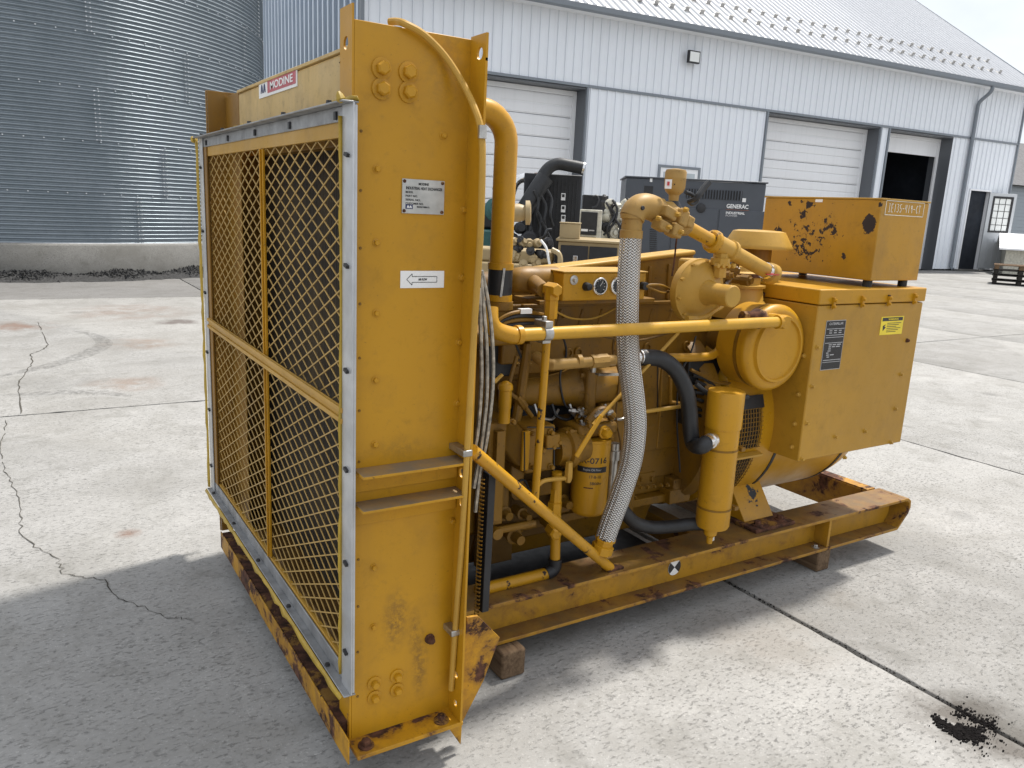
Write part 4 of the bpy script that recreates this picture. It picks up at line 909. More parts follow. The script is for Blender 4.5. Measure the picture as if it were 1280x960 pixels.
part(mb, 'fan', 'yel_eng', GEN)
# vertical dipstick / breather can
c = P(632, 482, 1.70); R = S(9.5, c)
part(MB().lathe(c, (0, 0, -1), [(-.012, R*.3), (-.004, R*.9), (0, R), (.01, R), (.012, R*.86), (.06, R*.86), (.062, R*.8), (.10, R*.8)], 18), 'breather_can', 'yel', GEN)
part(MB().bar(P(618, 478, 1.69), P(628, 468, 1.69), .008, .006), 'can_lever', 'yel_pale', GEN)
fbox(612, 530, 628, 655, 1.72, .03, 'front_bracket', 'yel_eng'); fbox(622, 540, 627, 650, 1.70, .02, 'bracket_flange', 'yel_eng', .001)
# oil cooler
c = P(628, 487, 1.84); e = P(776, 487, 1.84); L_ = e.x-c.x; c.z = e.z = (P(628, 488, 1.84).z+P(776, 484, 1.84).z)/2
prof = [(0, .02), (.01, .034), (L_*.38, .044), (L_*.5, .052), (L_*.56, .062), (L_*.575, .066), (L_*.62, .066), (L_*.625, .054), (L_*.97, .054), (L_*1.0, .046)]
cool = part(MB().lathe(c, (1, 0, 0), prof, 28), 'oil_cooler', 'yel_eng', GEN)
part(MB().box(c.x+L_*.56, c.x+L_*.645, 1.762, 1.82, c.z-.07, c.z+.068), 'cooler_flange', 'yel_eng', cool, .01)
for dz_ in (-.05, .0, .05): mb = MB(); bolt(mb, (c.x+L_*.56, 1.785, c.z+dz_), NXV, .007, .01, 1.2); part(mb, 'bolt', 'yel_eng', cool)
# curved support below
part(MB().tube(smooth([P(640, 545, 1.78), P(648, 510, 1.78), P(660, 430, 1.80)], 5), .014, 10), 'dipstick_tube', 'yel_eng', GEN)
part(MB().tube(smooth([P(646, 445, 1.77), P(637, 478, 1.77), P(637, 490, 1.77), P(646, 498, 1.77)], 5), .006, 8).lathe(P(649, 499, 1.77), (.5, 0, -.6), [(-.01, .008), (.01, .012), (.03, .012), (.035, .007), (.07, .007)], 8), 'oil_line', 'yel_eng', GEN)
# brass-coloured line with ball valve
VYp = 1.70
a = P(688, 453, VYp); b = P(768, 450, VYp); r_ = S(7.3, a); a.z = b.z
part(MB().tube(smooth([a+V((-.006, .06, .012)), a+V((-.008, .025, .004)), a+V((.004, .004, 0)), a+V((.03, 0, 0)), b], 6), r_, 14), 'feed_pipe', 'yel_tan', GEN)
part(MB().lathe(P(720, 451, VYp).lerp(b, 0), (1, 0, 0), [(-.0, r_*1.15), (.014, r_*1.15)], 18), 'pipe_collar', 'yel_tan', GEN)
vb = part(MB().lathe(V((P(738, 450, VYp).x, VYp, b.z)), (1, 0, 0), [(0, r_*1.3), (.012, r_*1.3), (.013, r_*1.15), (.03, r_*1.3), (.058, r_*1.3), (.06, r_*1.1)], 8), 'ball_valve', 'yel_tan', GEN)
part(MB().cyl(V((P(742, 455, VYp).x, VYp-.0, b.z-.03)), V((P(742, 455, VYp).x, VYp, b.z-.012)), .008).bar(P(746, 468, VYp), P(778, 468, VYp), .018, .005), 'valve_handle', 'steel', vb)
# oil pump / governor body
GYp = 1.70
gov = fbox(659, 535, 692, 588, GYp, .12, 'governor_body', 'yel_eng', .008)
part(MB().prism([P(623, 527, GYp+.05), P(640, 522, GYp+.05), P(652, 535, GYp), P(659, 542, GYp), P(659, 586, GYp), P(645, 582, GYp+.02), P(628, 560, GYp+.05)], (0, .09, 0)), 'governor_cover', 'yel_eng', gov, .006)
fbox(655, 540, 661, 588, GYp-.012, .012, 'cover_gasket_flange', 'yel', .003, gov)
fbox(684, 545, 700, 560, GYp-.014, .03, 'governor_pad', 'yel_eng', .004, gov)
for px, py in ((640, 527), (664, 541), (688, 540), (690, 558), (697, 552), (664, 583), (688, 583), (677, 562)):
    mb = MB(); bolt(mb, P(px, py, GYp-.002), NYV, .007, .012, 1.3, random.random()); part(mb, 'bolt', 'yel_eng', gov)
c = P(692, 562, GYp+.045); c2 = P(722, 562, GYp+.045); part(MB().lathe(c, (1, 0, 0), [(0, .045), (.03, .048), (.035, .058), (.055, .06), (.058, .05), (c2.x-c.x+.02, .045)], 24), 'pump_body', 'yel_eng', gov)
fbox(640, 498, 768, 548, EY-.03, .03, 'recess_shade', 'blackmetal', .004)  # black panel stands in for the shade below the oil cooler
fbox(600, 600, 640, 700, EY-.02, .02, 'recess_shade', 'yel_dark', .004); fbox(862, 450, 935, 520, 1.80, .03, 'cable_shade_panel', 'blackmetal', .004)  # dark panels in place of shade, low at the front and behind the cables
fbox(640, 592, 712, 660, EY-.022, .02, 'recess_shade', 'yel_dark', .004); fbox(612, 430, 642, 470, EY-.06, .02, 'recess_shade', 'blackmetal', .004)  # brown and black panels painted in for shade between engine parts
rnd = random.Random(21)
for k in range(9):
    x = 862+rnd.uniform(0, 8); y = 462+k*7; part(MB().tube(smooth([P(x, y, 1.78), P(x+15, y+6+rnd.uniform(-3, 3), 1.77), P(x+32, y+14+rnd.uniform(-4, 4), 1.76), P(x+55, y+18, 1.77)], 4), .006, 6), 'harness_cable', 'black' if k % 3 else 'yel_eng', GEN)
for k in range(4):
    part(MB().tube(smooth([P(612, 412+k*3, 1.69), P(628, 397+k*4, 1.68), P(648, 390+k*5, 1.68), P(672, 392+k*4, 1.70), P(690, 396+k*3, 1.73)], 5), .005, 7), 'loom_cable', 'black' if k % 2 else 'yel_eng', GEN)
part(MB().box(P(650, 385, 1.68).x, P(664, 385, 1.68).x, 1.675, 1.69, P(655, 392, 1.68).z, P(655, 386, 1.68).z), 'loom_tag', 'white', GEN)
for k in range(22):
    c = P(rnd.uniform(625, 860), rnd.choice([455, 515, 596, 622, 395]), EY-.012); mb = MB(); bolt(mb, c, NYV, .006, .010, 1.3, rnd.random()); part(mb, 'bolt', 'yel_eng', block)
for k in range(5):
    x = 668+k*22; part(MB().tube(smooth([P(x, 505, 1.80), P(x+6, 520, 1.79), P(x+22, 524, 1.79), P(x+30, 512, 1.81)], 4), .0045, 6), 'governor_wire', 'black' if k % 2 else 'steel', GEN)
# gasket lines, seams, brackets and wiring over the block side
def seam(x0, y0, x1, y1, Y, w_=.0022): part(MB().bar(P(x0, y0, Y), P(x1, y1, Y), w_, .002, (0, 1, 0)), 'gasket_line', 'ink', block)
for a_ in ((640, 450, 895, 448, EY-.0095), (775, 519, 856, 517, EY-.0016), (775, 558, 856, 555, EY-.0016), (797, 592, 856, 588, EY-.0016), (858, 470, 858, 600, EY-.002), (775, 470, 775, 518, EY-.031), (822, 456, 822, 515, EY-.031), (640, 416, 893, 414, EY-.0095), (718, 609, 790, 604, EY-.002)): seam(*a_)
def gline(x0, y0, x1, y1, Y): part(MB().bar(P(x0, y0, Y), P(x1, y1, Y), .003, .003, (0, 1, 0)), 'gasket_line', 'ink', gov)
gline(655.5, 540, 655.5, 588, GYp-.0125); gline(684, 561, 700, 560, GYp-.0145); gline(692.5, 535, 692.5, 588, GYp-.001); gline(659, 534, 692, 534, GYp-.001)
for k, (pts, mt) in enumerate((([(640, 420), (655, 460), (650, 500), (640, 530), (636, 570)], 'ink'), ([(700, 410), (708, 440), (700, 470), (706, 505), (720, 515)], 'ink'), ([(770, 410), (766, 440), (774, 470), (770, 520), (776, 560), (768, 600)], 'yel_dark'), ([(870, 420), (862, 445), (850, 470), (846, 520), (850, 590)], 'ink'), ([(628, 590), (640, 605), (655, 600), (664, 615), (690, 640)], 'ink'), ([(740, 405), (752, 420), (800, 425), (850, 412)], 'yel_dark'))):
    part(MB().tube(smooth([P(x, y, 1.80-.008*k) for x, y in pts], 6), .0032, 6), 'wire_run', mt, GEN)
for k in range(7):
    px = 800+k*8.5; mb = MB(); bolt(mb, P(px, 609-k*.8, EY-.036), NYV, .0055, .008, 1.3, k); part(mb, 'bolt', 'yel_eng', block)
for (px, py, r, ln) in ((646, 612, .022, .05), (662, 625, .016, .06), (650, 640, .014, .05), (700, 625, .018, .05), (628, 640, .018, .04), (686, 655, .014, .06), (640, 668, .02, .05)):
    part(MB().lathe(P(px, py, 1.80), NYV, [(-.03, r), (0, r), (.002, r*1.25), (.014, r*1.25), (.016, r*.8), (ln, r*.7)], 12), 'engine_fitting', 'yel_eng', GEN)
for (x0, y0, x1, y1, Y, dp) in ((640, 575, 655, 610, 1.77, .05), (668, 605, 690, 618, 1.78, .04), (622, 610, 636, 640, 1.79, .04), (700, 590, 712, 640, 1.81, .03), (650, 395, 672, 412, 1.78, .06), (628, 430, 646, 455, 1.80, .05), (662, 425, 684, 440, 1.80, .05), (770, 620, 792, 640, 1.83, .03)):
    fbox(x0, y0, x1, y1, Y, dp, 'engine_bracket', 'yel_eng', .005)
# rack linkage clutter above the filter
rnd = random.Random(3); mb = MB(); mb2 = MB()
for k in range(34):
    c = P(rnd.uniform(715, 768), rnd.uniform(512, 545), rnd.uniform(1.70, 1.80)); n = V((rnd.uniform(-1, 1), rnd.uniform(-1, .2), rnd.uniform(-1, 1)))
    (mb if k % 3 else mb2).lathe(c, n, [(-.012, .005), (-.004, .005), (-.003, .009), (.008, .009), (.009, .004), (.02, .004)], 6)
tag(part(mb, 'linkage_fittings', 'yel_eng'), kind='stuff'); tag(part(mb2, 'linkage_fittings', 'steel'), kind='stuff')
part(MB().tube(smooth([P(735, 527, 1.72), P(745, 515, 1.72), P(757, 512, 1.72), P(766, 520, 1.73)], 5), .012, 10), 'linkage_arm', 'yel_eng', GEN)
fbox(752, 505, 772, 640, 1.80, .06, 'pump_pad', 'yel_eng', .005)
c = P(768, 562, 1.71); part(MB().lathe(c, (0, 0, -1), [(-.02, .014), (0, .014), (.002, .018), (.03, .018), (.032, .013), (.2, .013)], 14), 'fuel_line_fitting', 'steel', GEN)
# flat timing lever crossing in front
part(MB().bar(P(720, 571, 1.655), P(752, 519, 1.66), .015, .006, (0, 1, 0)), 'lever', 'yel', GEN, .002)
part(MB().tube([P(741, 531, 1.662), P(848, 416, 1.70)], .0052, 8), 'control_rod', 'yel_pale', GEN)
part(MB().tube([P(803, 515, 1.72), P(858, 507, 1.72)], .0062, 8), 'link_rod', 'yel_pale', GEN)
part(MB().tube(smooth([P(838, 425, 1.78), P(828, 460, 1.80), P(826, 500, 1.80), P(821, 560, 1.80)], 5), .003, 6), 'wire_run', 'yel_eng', GEN)
# oil filter
FY = 1.75; c = P(734.5, 637, FY); R = S(23, c); zt_ = P(734.5, 548, FY).z
fil = part(MB().lathe((c.x, FY, c.z-.004), (0, 0, 1), [(0, R*.86), (.006, R*.95), (.012, R), (zt_-c.z, R), (zt_-c.z+.002, R*1.04), (zt_-c.z+.008, R*1.04)], 36), 'oil_filter', 'yel_clean', GEN, label='yellow spin-on oil filter can printed 1R-0716')
part(MB().box(c.x-.075, c.x+.07, FY-.03, FY+.14, zt_+.009, zt_+.05), 'filter_base', 'yel_eng', fil, .012)
mb = MB(); bolt(mb, P(755, 540, FY-.06), NYV, .016, .02, 1.2); part(mb, 'bypass_cap', 'yel', fil)
va = atan2(-FY, -c.x)  # towards the viewer's side of the can
def onfil(an, z): return V((c.x+cos(an)*(R+.0004), FY+sin(an)*(R+.0004), z))
zr = lambda py: P(734.5, py, FY-R).z
wr = ((c.x, FY), R+.0004)
text('1R-0716', onfil(va+.12, zr(579)), XD, ZU, .0175, M['ink'], fil, .088, wrap=wr, bold=.012)
mb = MB()
def band(mb, a0, a1, zlo, zhi, off=.0006, n=14):
    vs = []
    for k in range(n+1):
        an = a0+(a1-a0)*k/n; u = V((cos(an), sin(an), 0))*(R+off); vs += [V((c.x, FY, zlo))+u, V((c.x, FY, zhi))+u]
    mb.add(vs, [(2*k, 2*k+2, 2*k+3, 2*k+1) for k in range(n)])
band(mb, va-.75, va+.95, zr(594), zr(587)); part(mb, 'label_band', 'ink', fil)
text('Engine Oil Filter', onfil(va+.1, zr(590.5)), XD, ZU, .008, M['greyprint'], fil, .055, wrap=((c.x, FY), R+.0012))
text('17-8-10', onfil(va+.28, zr(599)), XD, (0, 0, 1), .009, M['ink'], fil, .035, wrap=wr)
text('5866hr', onfil(va+.34, zr(607)), XD, (0, 0, 1), .009, M['ink'], fil, .036, wrap=wr)
mb = MB(); band(mb, va-.3, va+.2, zr(613.5), zr(612.2)); part(mb, 'label_line', 'rust', fil)
# block side: raised cover plates, bosses, seams
for (x0, y0, x1, y1, th) in ((775, 520, 855, 557, .014), (797, 560, 852, 590, .008), (797, 593, 818, 604, .012), (640, 600, 700, 640, .012)):
    pnl = fbox(x0, y0, x1, y1, EY-th, th+.002, 'block_cover', 'yel_eng', .003)
    for px, py in ((x0+4, y0+4), (x1-4, y0+4), (x0+4, y1-4), (x1-4, y1-4)):
        mb = MB(); bolt(mb, P(px, py, EY-th), NYV, .005, .006, 1.3, random.random()); part(mb, 'bolt', 'yel_eng', pnl)
fbox(775, 455, 822, 518, EY-.03, .03, 'tappet_boss', 'yel_eng', .01); fbox(828, 452, 850, 505, EY-.02, .02, 'tappet_boss', 'yel_eng', .008)
fbox(843, 600, 858, 618, EY-.05, .05, 'rear_mount_boss', 'yel_eng', .004); fbox(838, 614, 862, 626, EY-.055, .055, 'rail_step', 'yel_eng', .003)
part(MB().tube(smooth([P(838, 470, 1.79), P(838, 500, 1.79), P(841, 503, 1.79), P(858, 505, 1.79)], 4), .006, 8), 'oil_line', 'yel_eng', GEN)
for k in range(9):
    mb = MB(); cx_ = 1.16+k*.082; mb.lathe((cx_, EY-.02, .3045), (0, 0, -1), [(0, .007), (.008, .006)], 6); part(mb, 'pan_bolt', 'yel_eng', block)
# exhaust-side water line
part(MB().tube(smooth([P(835, 447, 1.76), P(880, 446, 1.76), P(896, 440, 1.77), P(908, 420, 1.80), P(912, 405, 1.84)], 6), .0135, 12), 'water_return_pipe', 'yel', GEN)
# lower coolant drain pipe
a = P(693, 640, 1.71); b = P(693, 712, 1.71); dz = P(607, 744, 1.71)
part(MB().tube([a+V((0, 0, .12)), b+V((0, 0, .03))], S(6.5, a), 12), 'drain_riser', 'yel', GEN)
part(MB().tube(smooth([b+V((0, 0, .035)), b+V((0, 0, .012)), b+V((-.008, 0, .0)), b+V((-.03, 0, -.006))], 4), S(8.5, b), 12), 'drain_elbow', 'blackmetal', GEN)
part(MB().tube([b+V((-.028, 0, -.006)), V((dz.x-.03, 1.71, b.z-.008))], S(7.4, a), 12), 'drain_pipe', 'yel_chip', GEN)
c = a; part(MB().lathe(c+V((0, 0, -.03)), (0, 0, 1), [(0, .017), (.03, .017), (.031, .021), (.06, .021), (.061, .015), (.10, .015)], 6).lathe(c+V((-.01, -.0, -.05)), (-.3, -1, .1), [(0, .018), (.05, .018), (.055, .012)], 6), 'drain_fitting', 'yel', GEN)
part(MB().tube(smooth([P(673, 606, 1.67), P(680, 601, 1.67), P(692, 599, 1.68), P(706, 598, 1.69)], 4), .0062, 8).lathe(P(711, 590, 1.69), (0, 0, -1), [(-.03, .010), (0, .012), (.02, .012), (.03, .008)], 6), 'sample_line', 'yel_pale', GEN)
part(MB().tube([P(617, 664, 1.72), P(668, 654, 1.72)], .010, 10).lathe(P(618, 665, 1.72), NYV, [(-.02, .016), (.02, .016), (.021, .007)], 16), 'adjuster_rod', 'yel_eng', GEN)
# ---- braided gas hose
HB = 1.64
hp = [(789, 292), (786.5, 330), (784, 400), (786, 450), (792, 500), (794, 535), (789, 575), (777, 615), (765, 648), (757, 672)]
pth = smooth([P(x, y, HB-.02*sin(pi*i/9)) for i, (x, y) in enumerate(hp)], 8); r_ = S(13.2, P(786, 400, HB))
part(MB().tube(pth, [r_*(1+.10*sin(pi*i/len(pth))) for i in range(len(pth))], 24), 'braided_hose', 'braid', GEN, uv=True)
dirv = (pth[-1]-pth[-4]).normalized()
part(MB().lathe(pth[-1]-dirv*.005, dirv, [(0, r_*1.03), (.012, r_*1.06), (.013, r_*.92), (.026, r_*.9), (.028, r_*1.12), (.052, r_*1.12), (.054, r_*.9)], 8), 'hose_fitting', 'brass', GEN) if False else None
part(MB().lathe(pth[-1]-dirv*.005, dirv, [(0, r_*1.03), (.012, r_*1.06), (.013, r_*.92), (.026, r_*.9), (.028, r_*1.12), (.052, r_*1.12), (.054, r_*.9)], 8), 'hose_fitting', 'yel_chip', GEN)
ht = pth[0]
part(MB().lathe(ht+V((0, 0, -.012)), (0, 0, 1), [(0, r_*1.06), (.02, r_*1.06), (.022, r_*.95), (.05, r_*.95), (.052, r_*1.12), (.064, r_*1.12)], 20), 'hose_collar', 'yel_tan', GEN)
el = smooth([ht+V((0, 0, .045)), P(790, 272, HB), P(794, 263, HB), P(802, 258, HB), P(812, 259, HB), P(822, 263, HB)], 5)
part(MB().tube(el, r_*1.18, 18), 'hose_elbow', 'yel_tan', GEN)
c = P(803, 260, HB-r_*1.15); part(MB().lathe(c, NYV, [(0, .006), (.004, .005)], 10), 'elbow_plug', 'ink', GEN)
# gas shut-off valve body
Vd = (P(880, 297, HB)-P(820, 262, HB)).normalized()
vc = P(838, 276, HB)
gv = part(MB().lathe(P(818, 261, HB), Vd, [(0, .033), (.014, .036), (.016, .03), (.04, .040), (.075, .042), (.10, .034), (.118, .03), (.12, .026), (.135, .026)], 8, .3), 'gas_valve', 'yel_tan', GEN, .003)
mb = MB()
for px, py, w_, h_ in ((826, 282, 9, 6), (842, 288, 8, 8), (850, 272, 7, 10), (834, 266, 10, 7), (858, 277, 6, 7)):
    cc = P(px, py, HB-.035); mb.obox(cc, Vd*S(w_, cc), V((0, .02, 0)), V((.25, 0, 1)).normalized()*S(h_, cc))
part(mb, 'valve_casting', 'yel_tan', gv, .005)
for px, py in ((835, 284), (856, 262), (822, 273), (850, 290), (846, 268)):
    mb = MB(); bolt(mb, P(px, py, HB-.055), NYV, .006, .01, 1.2, random.random()); part(mb, 'bolt', 'yel_pale', gv)
c = P(843, 238, HB); R = S(13.3, c); zt_ = P(843, 212, HB).z
act = part(MB().lathe((c.x, HB, c.z), (0, 0, 1), [(-.03, R*.45), (-.012, R*.5), (-.004, R*.82), (.008, R*.98), (.03, R), (.032, R*1.02), (.034, R), (zt_-c.z-.006, R), (zt_-c.z, R*.9), (zt_-c.z+.003, R*.3)], 28), 'valve_actuator', 'yel_tan', gv)
part(MB().lathe((c.x, HB, c.z-.052), (0, 0, 1), [(0, R*.9), (.008, R*.85), (.024, R*.5)], 12), 'actuator_neck', 'blackmetal', gv)
a_ = P(834.5, 230, HB-R*.85); part(MB().obox(a_+V((0, -.003, 0)), V((.62, -.62, 0))*.010, V((.001, .001, 0)), V((0, 0, .012))), 'actuator_label', 'white', gv); part(MB().obox(a_+V((-.0015, -.0045, .001)), V((.62, -.62, 0))*.0035, V((.0012, .0012, 0)), V((0, 0, .005))), 'label_print', 'redh', gv)
part(MB().tube(smooth([P(857, 240, HB), P(866, 244, HB), P(872, 250, HB), P(866, 255, HB), P(860, 252, HB)], 5), .0055, 8).tube(smooth([P(860, 252, HB), P(870, 248, HB-.02), P(879, 236, HB-.02), P(886, 228, HB-.02)], 5), [.006]*6+[.009]*10, 8), 'actuator_lead', 'black', gv)
part(MB().tube(smooth([P(847, 290, HB-.02), P(845, 305, HB-.02), P(843, 325, HB-.01), P(840, 345, HB)], 4), .0028, 6), 'tag_chain', 'rust', gv)
# sloping gas pipe to the regulator and beyond
pa, pb = P(857, 283, HB), P(962, 341, HB+.06)
gp = part(MB().tube([pa, pa.lerp(pb, .33)], S(8.5, pa), 16), 'gas_pipe', 'yel_chip', GEN)
pm = pa.lerp(pb, .27); ax = (pb-pa).normalized()
part(MB().lathe(pm, ax, [(0, .026), (.006, .033), (.018, .034), (.026, .027)], 14), 'pipe_union', 'yel_chip', gp)
part(MB().lathe(pm+ax*.026, ax, [(0, .028), (.07, .028), (.072, .033), (.086, .033)], 18), 'pipe_tee', 'yel_pale', gp)
part(MB().tube([pm+ax*.10, pb], .0235, 18), 'gas_pipe', 'yel_pale', GEN)
part(MB().lathe(pb-ax*.012, ax, [(0, .025), (.005, .031), (.03, .033), (.042, .02)], 18), 'pipe_cap', 'yel_pale', gp)
part(MB().lathe(pb-ax*.03, ax, [(0, .0255), (.016, .0255)], 16), 'pipe_band', 'chrome', gp)
part(MB().bar(P(958, 343, HB+.03), P(973, 343.5, HB+.03), .008, .003), 'red_tag', 'redh', gp)
tp = pm+ax*.06
part(MB().lathe(tp+V((0, 0, -.02)), (0, 0, -1), [(0, .022), (.012, .022), (.014, .028), (.034, .028), (.036, .02), (.07, .02)], 8), 'pipe_nipple', 'yel_pale', gp)
for k in range(4):
    mb = MB(); bolt(mb, tp+V((-.03+k*.022, -.01, -.055)), NYV, .008, .012, 0, k); part(mb, 'bolt', 'yel_pale', gp)
# regulator diaphragm
RY = 1.70; c = P(873, 364, RY); R = S(40, c)
reg = part(MB().lathe(c, NYV, [(-.07, R*.45), (-.035, R*.8), (-.02, R), (-.006, R*1.02), (.006, R*1.02), (.008, R*.97), (.02, R*.88), (.034, R*.62), (.04, R*.40), (.055, R*.34), (.10, R*.31), (.102, R*.33), (.135, R*.33), (.138, R*.30)], 40), 'gas_regulator', 'yel_pale', GEN)
for k in range(10):
    an = k*2*pi/10+.2; mb = MB(); bolt(mb, c+V((cos(an)*R*.94, -.006, sin(an)*R*.94)), NYV, .0055, .009, 0, k); part(mb, 'bolt', 'yel_pale', reg)
part(MB().tube(smooth([P(865, 398, 1.66), P(880, 396, 1.655), P(893, 389, 1.65), P(903, 383, 1.66), P(901, 379, 1.68)], 5), .0055, 8).lathe(P(868, 398, 1.66), (-1, 0, 0), [(-.01, .008), (.01, .010), (.03, .010)], 6), 'balance_line', 'yel_pale', reg)
part(MB().box(c.x+.02, c.x+.09, RY+.0, RY+.12, c.z-.04, c.z+.09), 'regulator_body', 'yel_pale', reg, .008)
# throttle / carburettor stack under the rain cap
SY2 = 1.86; c = P(925, 340, SY2)
st_ = part(MB().lathe((c.x, SY2, P(925, 395, SY2).z), (0, 0, 1), [(0, .095), (.05, .095), (.06, .086), (.10, .08), (.102, .088), (.11, .088), (.112, .07), (.15, .07), (.155, .055), (.17, .05)], 32), 'intake_stack', 'yel_pale', GEN)
part(MB().lathe((c.x, SY2, P(925, 345, SY2).z), (0, 0, 1), [(0, .074), (.012, .074)], 28), 'stack_clamp', 'rust', st_)
for px, py, r, n in ((912, 338, .020, (1, -.6, 0)), (905, 345, .016, (.6, -1, .2)), (930, 350, .018, (.2, -1, 0)), (918, 333, .014, (0, -.4, 1)), (902, 352, .013, (-1, -.3, .2))):
    cc = P(px, py, 1.76); part(MB().lathe(cc, n, [(-.05, r*.8), (-.01, r*.8), (-.008, r), (.02, r), (.022, r*.6), (.03, r*.6)], 10), 'linkage_fitting', 'yel_eng', st_)
part(MB().tube([P(907, 356, 1.74), P(919, 340, 1.76)], .006, 8).lathe(P(918, 341, 1.755), (.4, -.6, .6), [(-.01, .006), (.0, .011), (.012, .011), (.014, .005)], 8), 'throttle_rod', 'steel', st_)
part(MB().tube([P(908, 367, 1.72), P(922, 366, 1.72)], .004, 6), 'throttle_rod', 'yel_pale', st_)
CYp = 1.92; a = P(900, 299, CYp); b = P(991, 313, CYp); cx_ = (a.x+b.x)/2; R = .117
zc = P(947, 309, CYp).z
rc = part(MB().lathe((cx_, CYp, zc-.004), (0, 0, 1), [(0, R*.94), (.0, R*1.0), (.006, R*1.01), (.014, R*.98), (.05, R*.80), (.058, R*.76), (.062, R*.6), (.064, .01)], 40), 'rain_cap', 'yel_pale', GEN)
part(MB().lathe((cx_, CYp, zc-.10), (0, 0, 1), [(-.12, .05), (.10, .05)], 24), 'cap_stem', 'yel_eng', rc)
# air cleaner
AY = 1.625; c = P(974, 436.5, AY); R = S(55, c)
ac = part(MB().lathe((c.x, AY, c.z), (0, 1, 0), [(.004, R*.66), (.0035, R*.69), (-.004, R*.71), (-.004, R*.76), (.006, R*.79), (.006, R*.86), (.010, R*.93), (.020, R*.985), (.024, R*1.0), (.035, R*1.0), (.036, R*.985), (.05, R*.985), (.052, R*.96), (.14, R*.96), (.16, R*.8)], 56), 'air_cleaner', 'yel', GEN, label='round yellow air cleaner drum with dished end cap')
part(MB().lathe((c.x, AY+.16, c.z), (0, 1, 0), [(0, .07), (.2, .07)], 24), 'cleaner_outlet', 'yel_eng', ac)
part(MB().lathe((c.x, AY+.056, c.z), (0, 1, 0), [(0, R*.975), (.012, R*.975)], 48), 'cleaner_band', 'yel_eng', ac)
part(MB().tube(smooth([P(870, 480, 1.72), P(885, 492, 1.70), P(905, 500, 1.66), P(935, 496, 1.64)], 5), .008, 8), 'harness', 'black', GEN)
c = P(944, 398, 1.62); part(MB().lathe(c, (1, -.2, -.1), [(-.05, .018), (-.02, .02), (.0, .03), (.012, .032), (.03, .026)], 10), 'cleaner_clamp', 'rust', GEN)
# ---- black hoses and the vertical canister
KY = 1.64; c = P(908.5, 488, KY); R = S(22.3, c); zt_ = c.z; zb_ = P(905, 655, KY).z; zj = P(908, 533, KY).z
can = part(MB().lathe((c.x, KY, zb_), (0, 0, 1), [(-.0, R*.55), (.004, R*.9), (.012, R*.97), (zj-zb_, R*.97), (zj-zb_+.001, R*1.03), (zt_-zb_-.004, R*1.03), (zt_-zb_, R*.99)], 40), 'level_canister', 'yel', GEN, label='upright yellow oil level canister with black hoses')
for py in (559, 630):
    z = P(908, py, KY).z; part(MB().lathe((c.x, KY, z), (0, 0, 1), [(0, R*1.0), (.006, R*1.0)], 36).box(c.x+R*.75, c.x+R*1.05, KY-R*.9, KY-R*.5, z-.003, z+.009), 'canister_band', 'yel_eng', can)
part(MB().lathe((c.x-R*.35, KY-R*.25, zb_+.004), (0, 0, -1), [(0, R*.42), (.02, R*.36), (.028, R*.2), (.05, R*.16)], 14), 'canister_drain', 'yel_chip', can)
pts = smooth([P(800, 447, VYp), P(808, 447, VYp), P(826, 449, VYp-.01), P(844, 462, VYp-.02), P(857, 487, VYp-.03), P(862, 515, VYp-.03), P(863.5, 540, VYp-.03), P(867, 555, VYp-.04), P(876, 558, KY-.03), P(884, 553, KY-.035)], 6)
h1 = part(MB().tube(pts, S(10, P(850, 480, VYp)), 18), 'oil_hose', 'black', GEN)
part(MB().lathe(P(794, 447, VYp), (1, 0, 0), [(0, .017), (.012, .017), (.014, .0225), (.036, .0225)], 20), 'hose_ferrule', 'chrome', h1)
d_ = (P(903, 545, KY)-pts[-1]).normalized(); part(MB().lathe(pts[-1]-d_*.006, d_, [(0, .021), (.02, .021), (.024, .017), (.026, .024), (.04, .024), (.042, .016), (.06, .016)], 16), 'hose_ferrule', 'chrome', h1)
pts = smooth([P(772, 628, 1.72), P(782, 642, 1.72), P(795, 654, 1.72), P(815, 659, 1.71), P(840, 658, 1.70), P(865, 655, 1.68), P(882, 656, 1.66), P(888, 664, 1.645)], 6)
h2 = part(MB().tube(pts, S(8.2, P(840, 658, 1.7)), 16), 'oil_hose', 'black', GEN)
part(MB().lathe(pts[-1]+V((-.003, 0, .01)), (.25, 0, -1), [(0, .017), (.022, .018), (.024, .013), (.04, .012)], 12), 'hose_ferrule', 'chrome', h2)
# ---- flywheel housing and alternator
AZ, AYc, AR = .56, 2.06, .345
part(MB().lathe((1.862, AYc, AZ+.01), (1, 0, 0), [(0, .33), (.02, .34), (.06, .34), (.062, .30), (.10, .30)], 48), 'flywheel_housing', 'yel_eng', GEN)
alt = part(MB().lathe((1.945, AYc, AZ), (1, 0, 0), [(0, AR*.9), (.02, AR*.985), (.2, AR), (.68, AR), (.74, AR*.96), (.80, AR*.80), (.82, AR*.5)], 64), 'alternator', 'yel_clean', GEN)
for x in (2.19, 2.60): part(MB().lathe((x, AYc, AZ), (1, 0, 0), [(0, AR*1.006), (.014, AR*1.006)], 64), 'frame_joint', 'ink', alt)
def vent(px0, py0, px1, py1):
    # curved grille over the drum
    g = MB(); bg = MB(); x0 = 1.975; x1 = 2.075
    a0 = pi+math.asin(max(-1, min(1, (py0))))
    return
def ang(py, px):   # angle on the drum whose point projects at that row, near side
    best = None
    for k in range(200):
        an = pi*.75+k*pi*.6/200; p_ = V((2.03, AYc+AR*cos(an), AZ+AR*sin(an))); d = p_-CP; row = 480+F*d.dot(dn)/d.dot(fw)
        if best is None or abs(row-py) < best[0]: best = (abs(row-py), an)
    return best[1]
